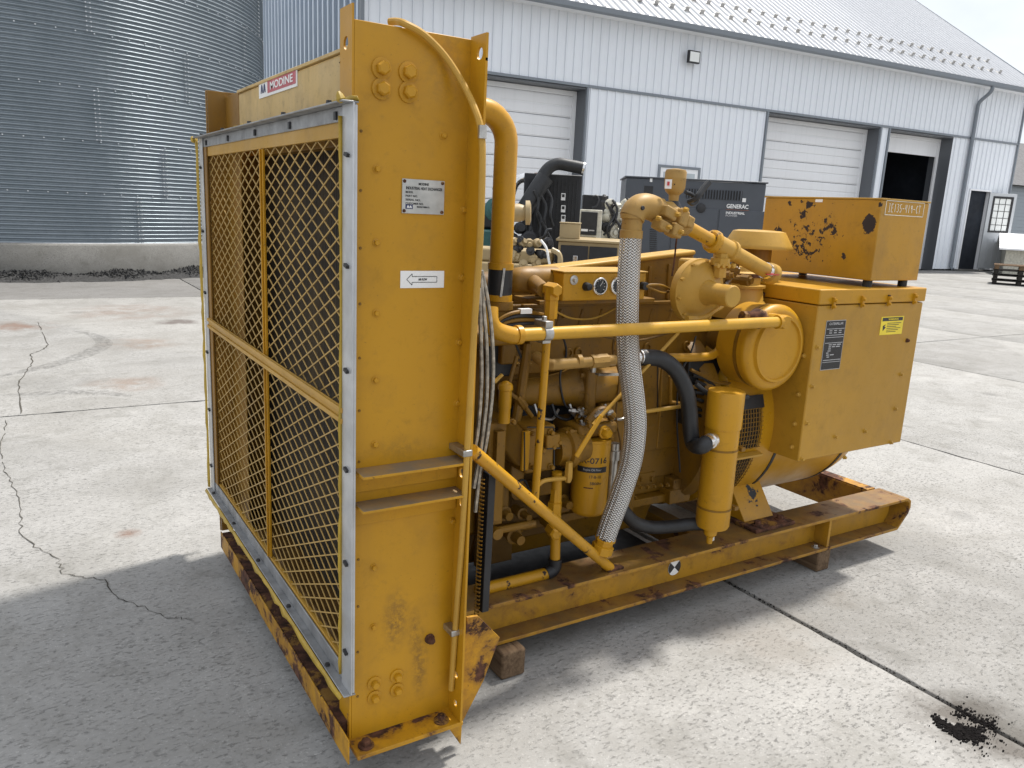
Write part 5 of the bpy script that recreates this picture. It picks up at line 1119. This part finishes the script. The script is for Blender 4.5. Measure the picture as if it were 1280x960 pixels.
for (p0, p1, xa, xb) in ((512, 560, 1.965, 2.085), (573, 608, 1.965, 2.075)):
    a0, a1 = ang(p0, 0), ang(p1, 0); bk = MB(); fs = []; vs = []
    for k in range(9):
        an = a0+(a1-a0)*k/8; u = V((0, cos(an), sin(an)))*(AR+.003); vs += [V((xa, AYc, AZ))+u, V((xb, AYc, AZ))+u]
    bk.add(vs, [(2*k, 2*k+1, 2*k+3, 2*k+2) for k in range(8)]); vo = part(bk, 'vent_opening', 'dark', alt)
    g = MB()
    for k in range(10):
        an = a0+(a1-a0)*k/9; u = V((0, cos(an), sin(an)))*(AR+.006); g.tube([V((xa-.01, AYc, AZ))+u, V((xb+.01, AYc, AZ))+u], .0017, 5)
    for k in range(10):
        x = xa+(xb-xa)*k/9; g.tube([V((x, AYc, AZ))+V((0, cos(a0+(a1-a0)*j/8), sin(a0+(a1-a0)*j/8)))*(AR+.008) for j in range(9)], .0017, 5)
    part(g, 'vent_grille', 'yel_eng', vo)
an = ang(567, 0); u = V((0, cos(an), sin(an))); part(MB().obox(V((2.03, AYc, AZ))+u*(AR+.012), (.07, 0, 0), u*.012, V((0, -u.z, u.y))*.004), 'vent_strap', 'yel_pale', alt)
an = ang(503, 0); u = V((0, cos(an), sin(an))); part(MB().obox(V((2.04, AYc, AZ))+u*(AR+.004), (.06, 0, 0), u*.003, V((0, -u.z, u.y))*.022), 'drum_plate', 'blackmetal', alt)
# alternator foot
a = P(943, 625, SY+.09); mb = MB()
fx0, fx1 = P(940, 652, SY+.06).x, P(975, 652, SY+.06).x
mb.prism([(fx0, SY+.09, SZ1+.012), (fx0, SY+.20, SZ1+.16), (fx0, SY+.26, SZ1+.16), (fx0, SY+.26, SZ1+.012)], (fx1-fx0, 0, 0)); ft = part(mb, 'alternator_foot', 'foot' if 'foot' in M else 'yel', GEN, .003)
part(MB().box(fx0-.02, fx1+.03, SY+.02, SY+.14, SZ1+.0005, SZ1+.013), 'foot_plate', 'rust', ft, .002)
for x in (fx0+.02, fx1-.01):
    mb = MB(); bolt(mb, (x, SY+.052, SZ1+.013), (0, 0, 1), .012, .014, 1.6); part(mb, 'anchor_bolt', 'rust', ft)
# ---- terminal cabinet
CX0, CX1, CYn, CZ0, CZ1 = 2.155, 2.733, 1.60, .477, 1.048
zlid = P(1025, 381, CYn).z
cab = part(MB().box(CX0, CX1, CYn, 2.52, CZ0, zlid-.003), 'terminal_cabinet', 'yel_cab' if 'yel_cab' in M else 'yel', GEN, .004)
lid = part(MB().box(CX0-.004, CX1+.004, CYn-.004, 2.524, zlid, CZ1), 'cabinet_lid', 'yel', cab, .004)
for px, py in ((1041.5, 378), (1077.5, 376), (1110.5, 374.5), (1142.5, 372.5)):
    c = P(px, py, CYn-.005); mb = MB(); mb.box(c.x-.005, c.x+.005, CYn-.012, CYn-.0042, c.z-.022, c.z+.016); mb.lathe((c.x, CYn-.012, c.z+.006), NYV, [(0, .006), (.008, .005)], 6); mb.lathe((c.x, CYn-.012, c.z-.014), NYV, [(0, .005), (.006, .004)], 6); part(mb, 'lid_clip', 'yel_chip', lid)
for px, py in ((1015, 483), (1008, 529), (1002, 574), (1044, 546), (1081, 539), (1113, 553), (1119, 511), (1126, 468), (1133.5, 425.5), (1021.5, 434), (1055, 571.5)):
    c = P(px, py, CYn); mb = MB(); bolt(mb, c, NYV, .0055, .008, 1.4, random.random()); part(mb, 'screw', 'rust' if random.random() < .4 else 'yel_pale', cab)
for z in (.52, .60, .70, .83): mb = MB(); bolt(mb, (CX0, CYn+.03, z), NXV, .006, .008, 1.3); part(mb, 'screw', 'yel_pale', cab)
mb = MB(); bolt(mb, (CX0-.004, CYn+.22, CZ1-.04), NXV, .006, .006, 1.3); part(mb, 'screw', 'rust', lid)
# black nameplate
a = P(1034, 401.5, CYn); b = P(1050, 460.5, CYn); w_ = P(1057, 400, CYn).x-P(1033.5, 402, CYn).x
npx0 = P(1033.5, 402, CYn).x; npz1 = P(1045, 401, CYn).z; npz0 = P(1038, 461, CYn).z; npx1 = npx0+w_
npl = part(MB().box(npx0-.002, npx1+.002, CYn-.0014, CYn-.0003, npz0-.002, npz1+.002), 'nameplate', 'greyprint', GEN, label='tall black rating nameplate')
part(MB().box(npx0, npx1, CYn-.0019, CYn-.00145, npz0, npz1), 'plate_field', 'plateblack', npl)
nh = npz1-npz0; ncx = (npx0+npx1)/2
def nz_(t_): return npz1-nh*t_
text('CATERPILLAR', (ncx, CYn-.0022, nz_(.055)), XD, ZU, nh*.05, M['greyprint'], npl, w_*.75, bold=.02)
mb = MB()
for t_, h_ in ((.155, .012), (.285, .012), (.33, .012), (.445, .012), (.80, .014), (.845, .010)): mb.box(npx0+w_*.03, npx1-w_*.03, CYn-.0023, CYn-.00195, nz_(t_+h_), nz_(t_))
rnd = random.Random(5)
for t_ in (.19, .235): 
    for k in range(3): mb.box(npx0+w_*(.18+.25*k), npx0+w_*(.33+.25*k), CYn-.0023, CYn-.00195, nz_(t_+.018), nz_(t_))
for k in range(7):
    t_ = .48+k*.042; x0 = rnd.uniform(.15, .3)
    for j in range(rnd.randint(1, 3)): x1 = x0+rnd.uniform(.12, .22); mb.box(npx0+w_*x0, npx0+w_*min(.9, x1), CYn-.0023, CYn-.00195, nz_(t_+.02), nz_(t_)); x0 = x1+.05
part(mb, 'plate_print', 'greyprint', npl)
# warning sticker
a = P(1102, 397, CYn); b = P(1129, 417, CYn); x0, x1_, z0, z1_ = P(1102, 397, CYn).x, P(1130, 395, CYn).x, P(1113, 418, CYn).z, P(1116, 395.5, CYn).z
ws = part(MB().box(x0, x1_, CYn-.0010, CYn-.0003, z0, z1_), 'warning_sticker', 'warn', GEN, label='small yellow and black warning sticker')
ww, wh = x1_-x0, z1_-z0
part(MB().box(x0+ww*.05, x1_-ww*.05, CYn-.0015, CYn-.00105, z1_-wh*.24, z1_-wh*.05), 'warning_header', 'ink', ws)
text('WARNING', (x0+ww*.52, CYn-.0018, z1_-wh*.145), XD, ZU, wh*.10, M['warn'], ws, ww*.45, bold=.02)
mb = MB()
for k in range(6): mb.box(x0+ww*.28, x0+ww*(.9-.1*(k % 3)), CYn-.0015, CYn-.00105, z1_-wh*(.36+k*.095)-wh*.02, z1_-wh*(.36+k*.095)+wh*.012)
mb.prism([(x0+ww*.10, CYn-.0011, z1_-wh*.5), (x0+ww*.22, CYn-.0011, z1_-wh*.42), (x0+ww*.17, CYn-.0011, z1_-wh*.55), (x0+ww*.24, CYn-.0011, z1_-wh*.58), (x0+ww*.12, CYn-.0011, z1_-wh*.78)], (0, -.0004, 0))
part(mb, 'warning_print', 'ink', ws)
# ---- control box on top
KX0, KX1, KY0, KY1, KZ0, KZ1 = 2.446, 2.72, 1.627, 2.113, 1.071, 1.338
kb = part(MB().box(KX0, KX1, KY0, KY1, KZ0, KZ1), 'control_box', 'kbox' if 'kbox' in M else 'yel', GEN, .003, label='chipped yellow control box chalked IE135-419-CT')
mb = MB()
for x in (KX0+.03, KX1-.04):
    for y in (KY0+.03, KY1-.03): mb.lathe((x, y, CZ1-.001), (0, 0, 1), [(0, .016), (KZ0-CZ1+.002, .016)], 12)
part(mb, 'isolator_feet', 'black', kb)
part(MB().box(KX0-.003, KX1+.003, KY0-.003, KY1+.003, KZ1+.0005, KZ1+.006), 'box_lid', 'yel_pale', kb, .001)
part(MB().box(KX0-.0013, KX0-.0002, PX(1023.5, 252, KX0).y-.016, PX(1023.5, 252, KX0).y+.014, KZ1-.012, KZ1-.002), 'paper_label', 'white', kb)
# chalk strokes
G = {'I': [[(.2, 0), (.8, 0)], [(.5, 0), (.5, 1)], [(.2, 1), (.8, 1)]], 'E': [[(.9, 1), (.1, 1), (.1, 0), (.9, 0)], [(.1, .5), (.7, .5)]], '1': [[(.5, 0), (.5, 1)]],
     '3': [[(.1, 1), (.8, .95), (.4, .55), (.9, .3), (.5, 0), (.1, .1)]], '5': [[(.9, 1), (.2, 1), (.15, .55), (.7, .55), (.85, .25), (.5, 0), (.1, .08)]], '-': [[(.1, .5), (.9, .5)]],
     '4': [[(.2, 1), (.15, .45), (.85, .45)], [(.75, 1), (.75, 0)]], '9': [[(.8, .7), (.5, 1), (.2, .75), (.45, .5), (.8, .7), (.75, 0)]], 'C': [[(.9, .85), (.5, 1), (.12, .5), (.5, 0), (.9, .12)]], 'T': [[(.0, 1), (1, 1)], [(.5, 1), (.5, 0)]]}
cx0, cx1 = P(1110, 260, KY0).x, P(1151, 262, KY0).x; czl, czh = P(1130, 266, KY0).z, P(1130, 256, KY0).z
mb = MB(); s_ = 'IE135-419-CT'; cw = (cx1-cx0)/len(s_)
for i, ch in enumerate(s_):
    for stroke in G[ch]:
        for a, b in zip(stroke[:-1], stroke[1:]):
            pa_ = V((cx0+(i+.12+a[0]*.7)*cw, KY0-.0006, czl+a[1]*(czh-czl))); pb_ = V((cx0+(i+.12+b[0]*.7)*cw, KY0-.0006, czl+b[1]*(czh-czl))); mb.bar(pa_, pb_, .0020, .0006, (0, 1, 0))
bx0, bx1, bz0, bz1 = P(1107, 260, KY0).x, P(1154.5, 262, KY0).x, czl-.010, czh+.010
for p_, q_ in (((bx0, bz0), (bx1, bz0)), ((bx1, bz0), (bx1, bz1)), ((bx1, bz1), (bx0, bz1)), ((bx0, bz1), (bx0, bz0))):
    mb.bar(V((p_[0], KY0-.0006, p_[1])), V((q_[0], KY0-.0006, q_[1])), .0020, .0006, (0, 1, 0))
part(mb, 'chalk_number', 'chalk', kb)
# ================================================================== machines waiting in the yard behind
def local(px, py, dep, deg):
    q = PD(px, py, dep); q.z = 0; return q, Matrix.Translation(q) @ Matrix.Rotation(radians(deg), 4, 'Z')
def facept(X, px, py, off=0.):
    # point of the machine's front plane seen at that photo pixel, in machine coordinates
    Xi = X.inverted(); o = Xi @ CP; d = Xi.to_3x3() @ ray(px, py); t_ = (off-o.y)/d.y; return o+d*t_
# --- dark grey enclosure
q, GX = local(783, 225, 10, -36)
ge = thing('enclosed_generator', 'dark grey enclosed generator lettered GENERAC standing before the barn', 'generator', q, 'machines parked in front of the barn')
Lg = facept(GX, 957, 240).x; zg = facept(GX, 860, 225.2).z
bod = MB(GX).box(0, Lg, 0, 1.05, .16, zg).build('enclosure', M['genc'], ge, .012)
MB(GX).box(.02, Lg-.02, .03, 1.02, .0045, .16).build('skid_base', M['blackmetal'], ge)
MB(GX).box(-.02, Lg+.02, -.02, 1.07, zg+.0005, zg+.02).build('roof_panel', M['genc'], ge, .006)
zz = lambda x, y: (600+x/3.368, 180+y/3.368)
def fr(px0, py0, px1, py1, th, name, mat, par_=None, y=0.):
    a = facept(GX, px0, py0); b = facept(GX, px1, py1)
    return MB(GX).box(min(a.x, b.x), max(a.x, b.x), y-th, y, min(a.z, b.z), max(a.z, b.z)).build(name, M[mat], par_ or ge, .0), (a+b)/2, abs(b.x-a.x), abs(b.z-a.z)
for k in range(3):
    a = facept(GX, 783+k*58, 250); MB(GX).box(a.x+.02, a.x+.58, -.012, -.0005, .22, zg-.34).build('door_panel', M['genc'], ge, .005)
vt, c_, w__, h__ = fr(*zz(870, 188), *zz(1102, 238), .004, 'vent_recess', 'ink')
for k in range(20):
    x = c_.x-w__/2+w__*(k+.5)/20; MB(GX).obox((x, -.012, c_.z), (w__/75, .006, 0), (0, .004, 0), (0, 0, h__/2)).build('louvre', M['genc'], vt)
vt, c_, w__, h__ = fr(*zz(692, 176), *zz(726, 216), .005, 'intake_port', 'ink')
a = facept(GX, *zz(930, 270)); MB(GX).lathe((a.x, -.012, a.z), (0, -1, 0), [(0, .06), (.02, .055), (.03, .03)], 18).build('round_latch', M['ink'], ge)
for k in range(11):
    a = facept(GX, *zz(729, 360+k*9)); MB(GX).box(a.x-.045, a.x+.045, -.02, -.013, a.z-.006, a.z+.004).build('louvre', M['ink'], ge)
Gd = GX.to_3x3() @ V((1, 0, 0))
def gtext(s_, x, y, w_px, h_px, mat):
    a = facept(GX, *zz(x, y), -.014); wl = abs(facept(GX, *zz(x+w_px/2, y)).x-facept(GX, *zz(x-w_px/2, y)).x); hl_ = h_px/3.368*10/F*1.02
    text(s_, GX @ V((a.x, -.014, a.z)), Gd, (0, 0, 1), hl_, M[mat], ge, wl, bold=.025, ext=.003)
gtext('GENERAC', 1084, 263, 92, 17, 'white'); gtext('INDUSTRIAL', 1075, 291, 80, 10, 'white'); gtext('POWER', 1059, 302, 50, 8, 'greyprint')
fr(*zz(1036, 276), *zz(1130, 280), .004, 'orange_stripe', 'orange', None, -.0125)
fr(*zz(716, 145), *zz(725, 160), .003, 'small_label', 'white', None, -.0005); fr(*zz(1105, 228), *zz(1118, 245), .003, 'small_label', 'white', None, -.0045)
# --- black radiator generator
q, KX = local(655, 230, 8.2, -34)
bg = thing('open_generator', 'open generator with tall black radiator, fat black exhaust pipe and green engine', 'generator', q, 'machines parked in front of the barn')
wk = facept(KX, 727, 240).x; zk = facept(KX, 700, 218).z
rad = MB(KX).box(0, wk, 0, .16, .22, zk).build('radiator', M['blackmetal'], bg, .01)
for k in range(14): x = wk*(.08+.84*k/13); MB(KX).box(x-.006, x+.006, -.014, -.0005, .3, zk-.06).build('fin', M['blackmetal'], rad)
MB(KX).box(-1.5, wk+.05, -.1, .9, .08, .2).build('skid_base', M['tan'], bg, .01)
for (x, y) in ((704, 246), (704, 261), (704, 273)):
    a = facept(KX, x, y); MB(KX).box(a.x-.022, a.x+.022, -.019, -.0145, a.z-.036, a.z+.036).build('hazard_label', M['white'], rad); MB(KX).box(a.x-.014, a.x+.014, -.0215, -.0195, a.z-.005, a.z+.026).build('label_print', M['ink'], rad)
dd = 8.0
MB().tube(smooth([PD(648, 268, dd), PD(662, 246, dd), PD(674, 227, dd), PD(685, 211, dd), PD(697, 205, dd), PD(712, 207, dd), PD(729, 210.5, dd)], 6), .062, 16).build('exhaust_pipe', M['black'], bg)
MB().tube(smooth([PD(656, 262, dd-.05), PD(672, 236, dd-.05), PD(682, 222, dd-.05)], 4), .088, 16).build('exhaust_sleeve', M['black'], bg)
MB().cyl(PD(728, 210.4, dd), PD(730.5, 211, dd), .066).build('exhaust_rim', M['chrome'], bg)
MB().tube(smooth([PD(638, 245, dd+.3), PD(643, 230, dd+.3), PD(652, 223, dd+.3), PD(668, 222, dd+.3)], 5), .05, 14).build('turbo_pipe', M['chrome'], bg)
MB().tube([PD(660, 220, dd+.35), PD(690, 218, dd+.35)], .028, 8).build('manifold_wrap', M['rust'], bg)
KE = KX @ Matrix.Translation(V((-1.15, .15, 0)))
MB(KE).box(0, 1.05, 0, .5, .35, 1.02).build('engine_block', M['green'], bg, .03)
MB(KE).box(.05, 1.0, .08, .42, 1.021, 1.30).build('engine_head', M['blackmetal'], bg, .03)
for px, py, r in ((628, 236, .10), (620, 262, .12), (640, 300, .07), (650, 285, .06), (661, 300, .09), (632, 318, .08)):
    c = PD(px, py, 7.9); MB().lathe(c, (-.3, -.9, .1), [(-.1, r*.7), (-.02, r), (.03, r), (.05, r*.7), (.07, r*.7)], 14).build('engine_casting', M['green' if r > .09 else 'blackmetal'], bg, .004)
for k in range(9):
    a = PD(random.uniform(655, 690), random.uniform(225, 300), 7.85); MB().tube(smooth([a, a+V((.05, -.02, -.1)), a+V((.02, -.05, -.25)), a+V((.1, 0, -.35))], 4), .014, 7).build('cable', M['black'], bg)
MB(KX).box(wk+.03, wk+.30, .2, .45, .2, facept(KX, 735, 243).z).build('battery_cabinet', M['blackmetal'], bg, .006)
MB().tube(smooth([PD(741, 246, 8.3), PD(746, 245, 8.3), PD(748, 251, 8.3), PD(745, 258, 8.3), PD(740, 260, 8.3)], 5), .012, 7).build('cable_loop', M['ink'], bg)
# --- tan generator in front of it
q, TX = local(698, 305, 6.2, -38)
tg = thing('tan_generator', 'low tan generator housing with black door panels and small tan box on top', 'generator', q, 'machines parked in front of the barn')
wt = facept(TX, 774, 320).x; zt2 = facept(TX, 735, 303).z
hsg = MB(TX).box(0, wt, 0, .6, .08, zt2).build('housing', M['tan'], tg, .008)
MB(TX).box(-.02, wt+.02, -.03, .62, zt2+.0005, zt2+.02).build('housing_lid', M['tan'], tg, .005)
for x0, x1 in ((.0, .45), (.47, .92)):
    p_ = MB(TX).box(wt*x0+.02, wt*x1+.02, -.014, -.0005, .3, zt2-.03).build('door_panel', M['blackmetal'], tg, .004)
    if x0 == 0: a = facept(TX, 719, 325); MB(TX).box(a.x-.018, a.x+.018, -.03, -.015, a.z-.035, a.z+.035).build('latch', M['chrome'], p_, .003)
a = facept(TX, 681, 279); b = facept(TX, 724, 300)
jb = MB(TX).box(a.x+.12, b.x-.0, .0, .22, zt2+.021, zt2+.021+(a.z-b.z)).build('junction_box', M['tan'], tg, .005)
MB(TX).box(a.x+.115, b.x+.005, -.005, .225, zt2+.0215+(a.z-b.z), zt2+.030+(a.z-b.z)).build('box_lid', M['tan'], jb, .002)
MB().tube(smooth([PD(672, 300, 6.3), PD(680, 296, 6.2), PD(684, 288, 6.2), PD(690, 287, 6.2)], 5), .012, 7).build('cable', M['black'], tg)
MB().lathe(PD(634, 266, 6.6), (ray(660, 266)-ray(634, 266)), [(0, .075), (.10, .075), (.15, .06), (.155, .10), (.19, .10), (.2, .07)], 20).build('flanged_pipe', M['tan'], tg)
TE = TX @ Matrix.Translation(V((-.75, .1, 0)))
MB(TE).box(0, .72, 0, .45, .12, .82).build('engine_block', M['tan'], tg, .02); MB(TE).box(.02, .70, .05, .4, .821, .93).build('engine_head', M['tan'], tg, .02)
rnd = random.Random(9)
for k in range(14):
    c = PD(rnd.uniform(640, 690), rnd.uniform(300, 338), 6.1); MB().lathe(c, (rnd.uniform(-1, 1), -1, rnd.uniform(-.5, .5)), [(-.04, .02), (0, .035), (.03, .035), (.035, .018), (.06, .018)], 10).build('engine_fitting', M['tan' if k % 3 else 'ink'], tg)
MB().tube(smooth([PD(676, 300, 6.0), PD(683, 310, 6.0), PD(686, 325, 6.0), PD(690, 342, 6.0)], 5), .010, 7).build('cable', M['white'], tg)
MB().tube(smooth([PD(690, 312, 6.0), PD(700, 320, 5.98), PD(700, 345, 6.0)], 6), .02, 8).build('hose', M['tan'], tg)
# --- black and cream control cabinet
q, CX = local(724, 280, 7.0, -38)
cc_ = thing('control_cabinet', 'small black-fronted control cabinet with cream edges beside tall black radiator', 'cabinet', q, 'machines parked in front of the barn')
wc = facept(CX, 752, 280).x; zc2 = facept(CX, 738, 262).z
cb = MB(CX).box(0, wc, 0, .35, .0045, zc2).build('cabinet', M['cream'], cc_, .006)
MB(CX).box(.012, wc-.04, -.012, -.0005, zc2-.22, zc2-.02).build('door_panel', M['blackmetal'], cc_, .003)
MB(CX).box(.012, wc-.04, -.010, -.0005, zc2-.27, zc2-.235).build('tan_band', M['tan'], cc_, .002)
a = facept(CX, 731, 284); MB(CX).box(.02, .08, -.016, -.0125, zc2-.19, zc2-.17).build('name_badge', M['white'], cc_); MB(CX).box(.09, wc-.06, -.015, -.0125, zc2-.185, zc2-.175).build('badge_line', M['greyprint'], cc_)
# --- cream engine
q, EX = local(768, 290, 7.4, -38)
en = thing('cream_engine', 'pale cream engine wrapped in black hoses beside the dark grey enclosed generator', 'engine', q, 'machines parked in front of the barn')
MB(EX).box(-.12, .16, 0, .3, .25, 1.12).build('engine_block', M['cream'], en, .03); MB(EX).box(-.16, .2, -.03, .34, .0045, .25).build('engine_stand', M['blackmetal'], en, .01)
rnd = random.Random(4)
for k in range(16):
    c = PD(rnd.uniform(757, 786), rnd.uniform(250, 305), 7.3); MB().lathe(c, (rnd.uniform(-1, 1), -1, rnd.uniform(-.6, .6)), [(-.05, .03), (0, .05), (.03, .048), (.035, .025), (.06, .022)], 12).build('engine_casting', M['cream' if k % 4 else 'ink'], en, .003)
for k in range(7):
    a = PD(rnd.uniform(757, 786), rnd.uniform(244, 275), 7.22); MB().tube(smooth([a, a+V((.04, -.03, -.08)), a+V((rnd.uniform(-.05, .08), -.04, -.2)), a+V((rnd.uniform(-.1, .1), 0, -.32))], 5), .011, 7).build('hose', M['ink'], en)
c = PD(755, 250, 7.3); MB().lathe(c, (0, 0, 1), [(-.06, .02), (-.02, .03), (.0, .02), (.03, .026), (.05, .01)], 10).build('oil_filler', M['ink'], en)
# ================================================================== beyond the barn
q, HX = local(1258, 240, 46, -8)
hs = thing('neighbour_house', 'pale blue sided house with dark roof far beyond the barn corner', 'house', q)
ze = facept(HX, 1270, 232).z; zf = facept(HX, 1270, 283).z
MB(HX).box(0, 16, 0, 9, .5, ze).build('wall', M['siding2'], hs)
for k in range(16): z = .6+k*(ze-.7)/16; MB(HX).box(.0, 16, -.03, -.001, z, z+(ze-.7)/16*.93).build('siding_board', M['siding2'], hs)
MB(HX).box(-.1, 16.1, -.05, 9.1, .0, .5).build('foundation', M['found'], hs)
MB(HX).prism([(-.5, -.5, ze), (-.5, 9.5, ze), (-.5, 4.5, ze+3.1)], (17, 0, 0)).build('roof', M['shingle'], hs)
for k in range(2): MB(HX).box(5.2+k*4, 6.3+k*4, -.06, -.031, 1.3, 2.9).build('window', M['ink'], hs)
q, WX = local(1257, 318, 24, -60)
sh = thing('white_shed', 'low white-roofed shed beyond the stacked pallets', 'shed', q)
MB(WX).box(0, 3, 0, 2, .0045, .75).build('wall', M['cream'], sh); MB(WX).prism([(-.2, -.2, .76), (3.2, -.2, .76), (3.2, 1, 1.2), (-.2, 1, 1.2)], (0, 0, .05)).build('roof', M['doorp'], sh)
MB(WX).prism([(-.2, 2.2, .76), (3.2, 2.2, .76), (3.2, 1.001, 1.2), (-.2, 1.001, 1.2)], (0, 0, .05)).build('roof', M['doorp'], sh)
MB(WX).box(.9, 1.3, -.02, -.001, .25, .6).build('window', M['ink'], sh)
for row in range(4):
    q, LX2 = local(1241, 340, 19.5, -63)
    z0 = .0045+row*.125; pl = thing('timber_pallet', ['dark timber pallet at the foot of the stack beside barn door', 'dark timber pallet second from the ground in the stack', 'dark timber pallet third from the ground in the stack', 'paler timber pallet topping the stack beside barn door'][row], 'pallet', q+V((0, 0, z0)), 'stacked pallets beside the barn')
    mt = M['wood'] if row == 3 else M['darkwood']
    for k in range(3): MB(LX2).box(.02+k*.52, .12+k*.52, 0, 1.0, z0, z0+.085).build('runner', mt, pl)
    for k in range(7): MB(LX2).box(0, 1.16, k*.15, k*.15+.10, z0+.0855, z0+.107).build('deck_board', mt, pl)
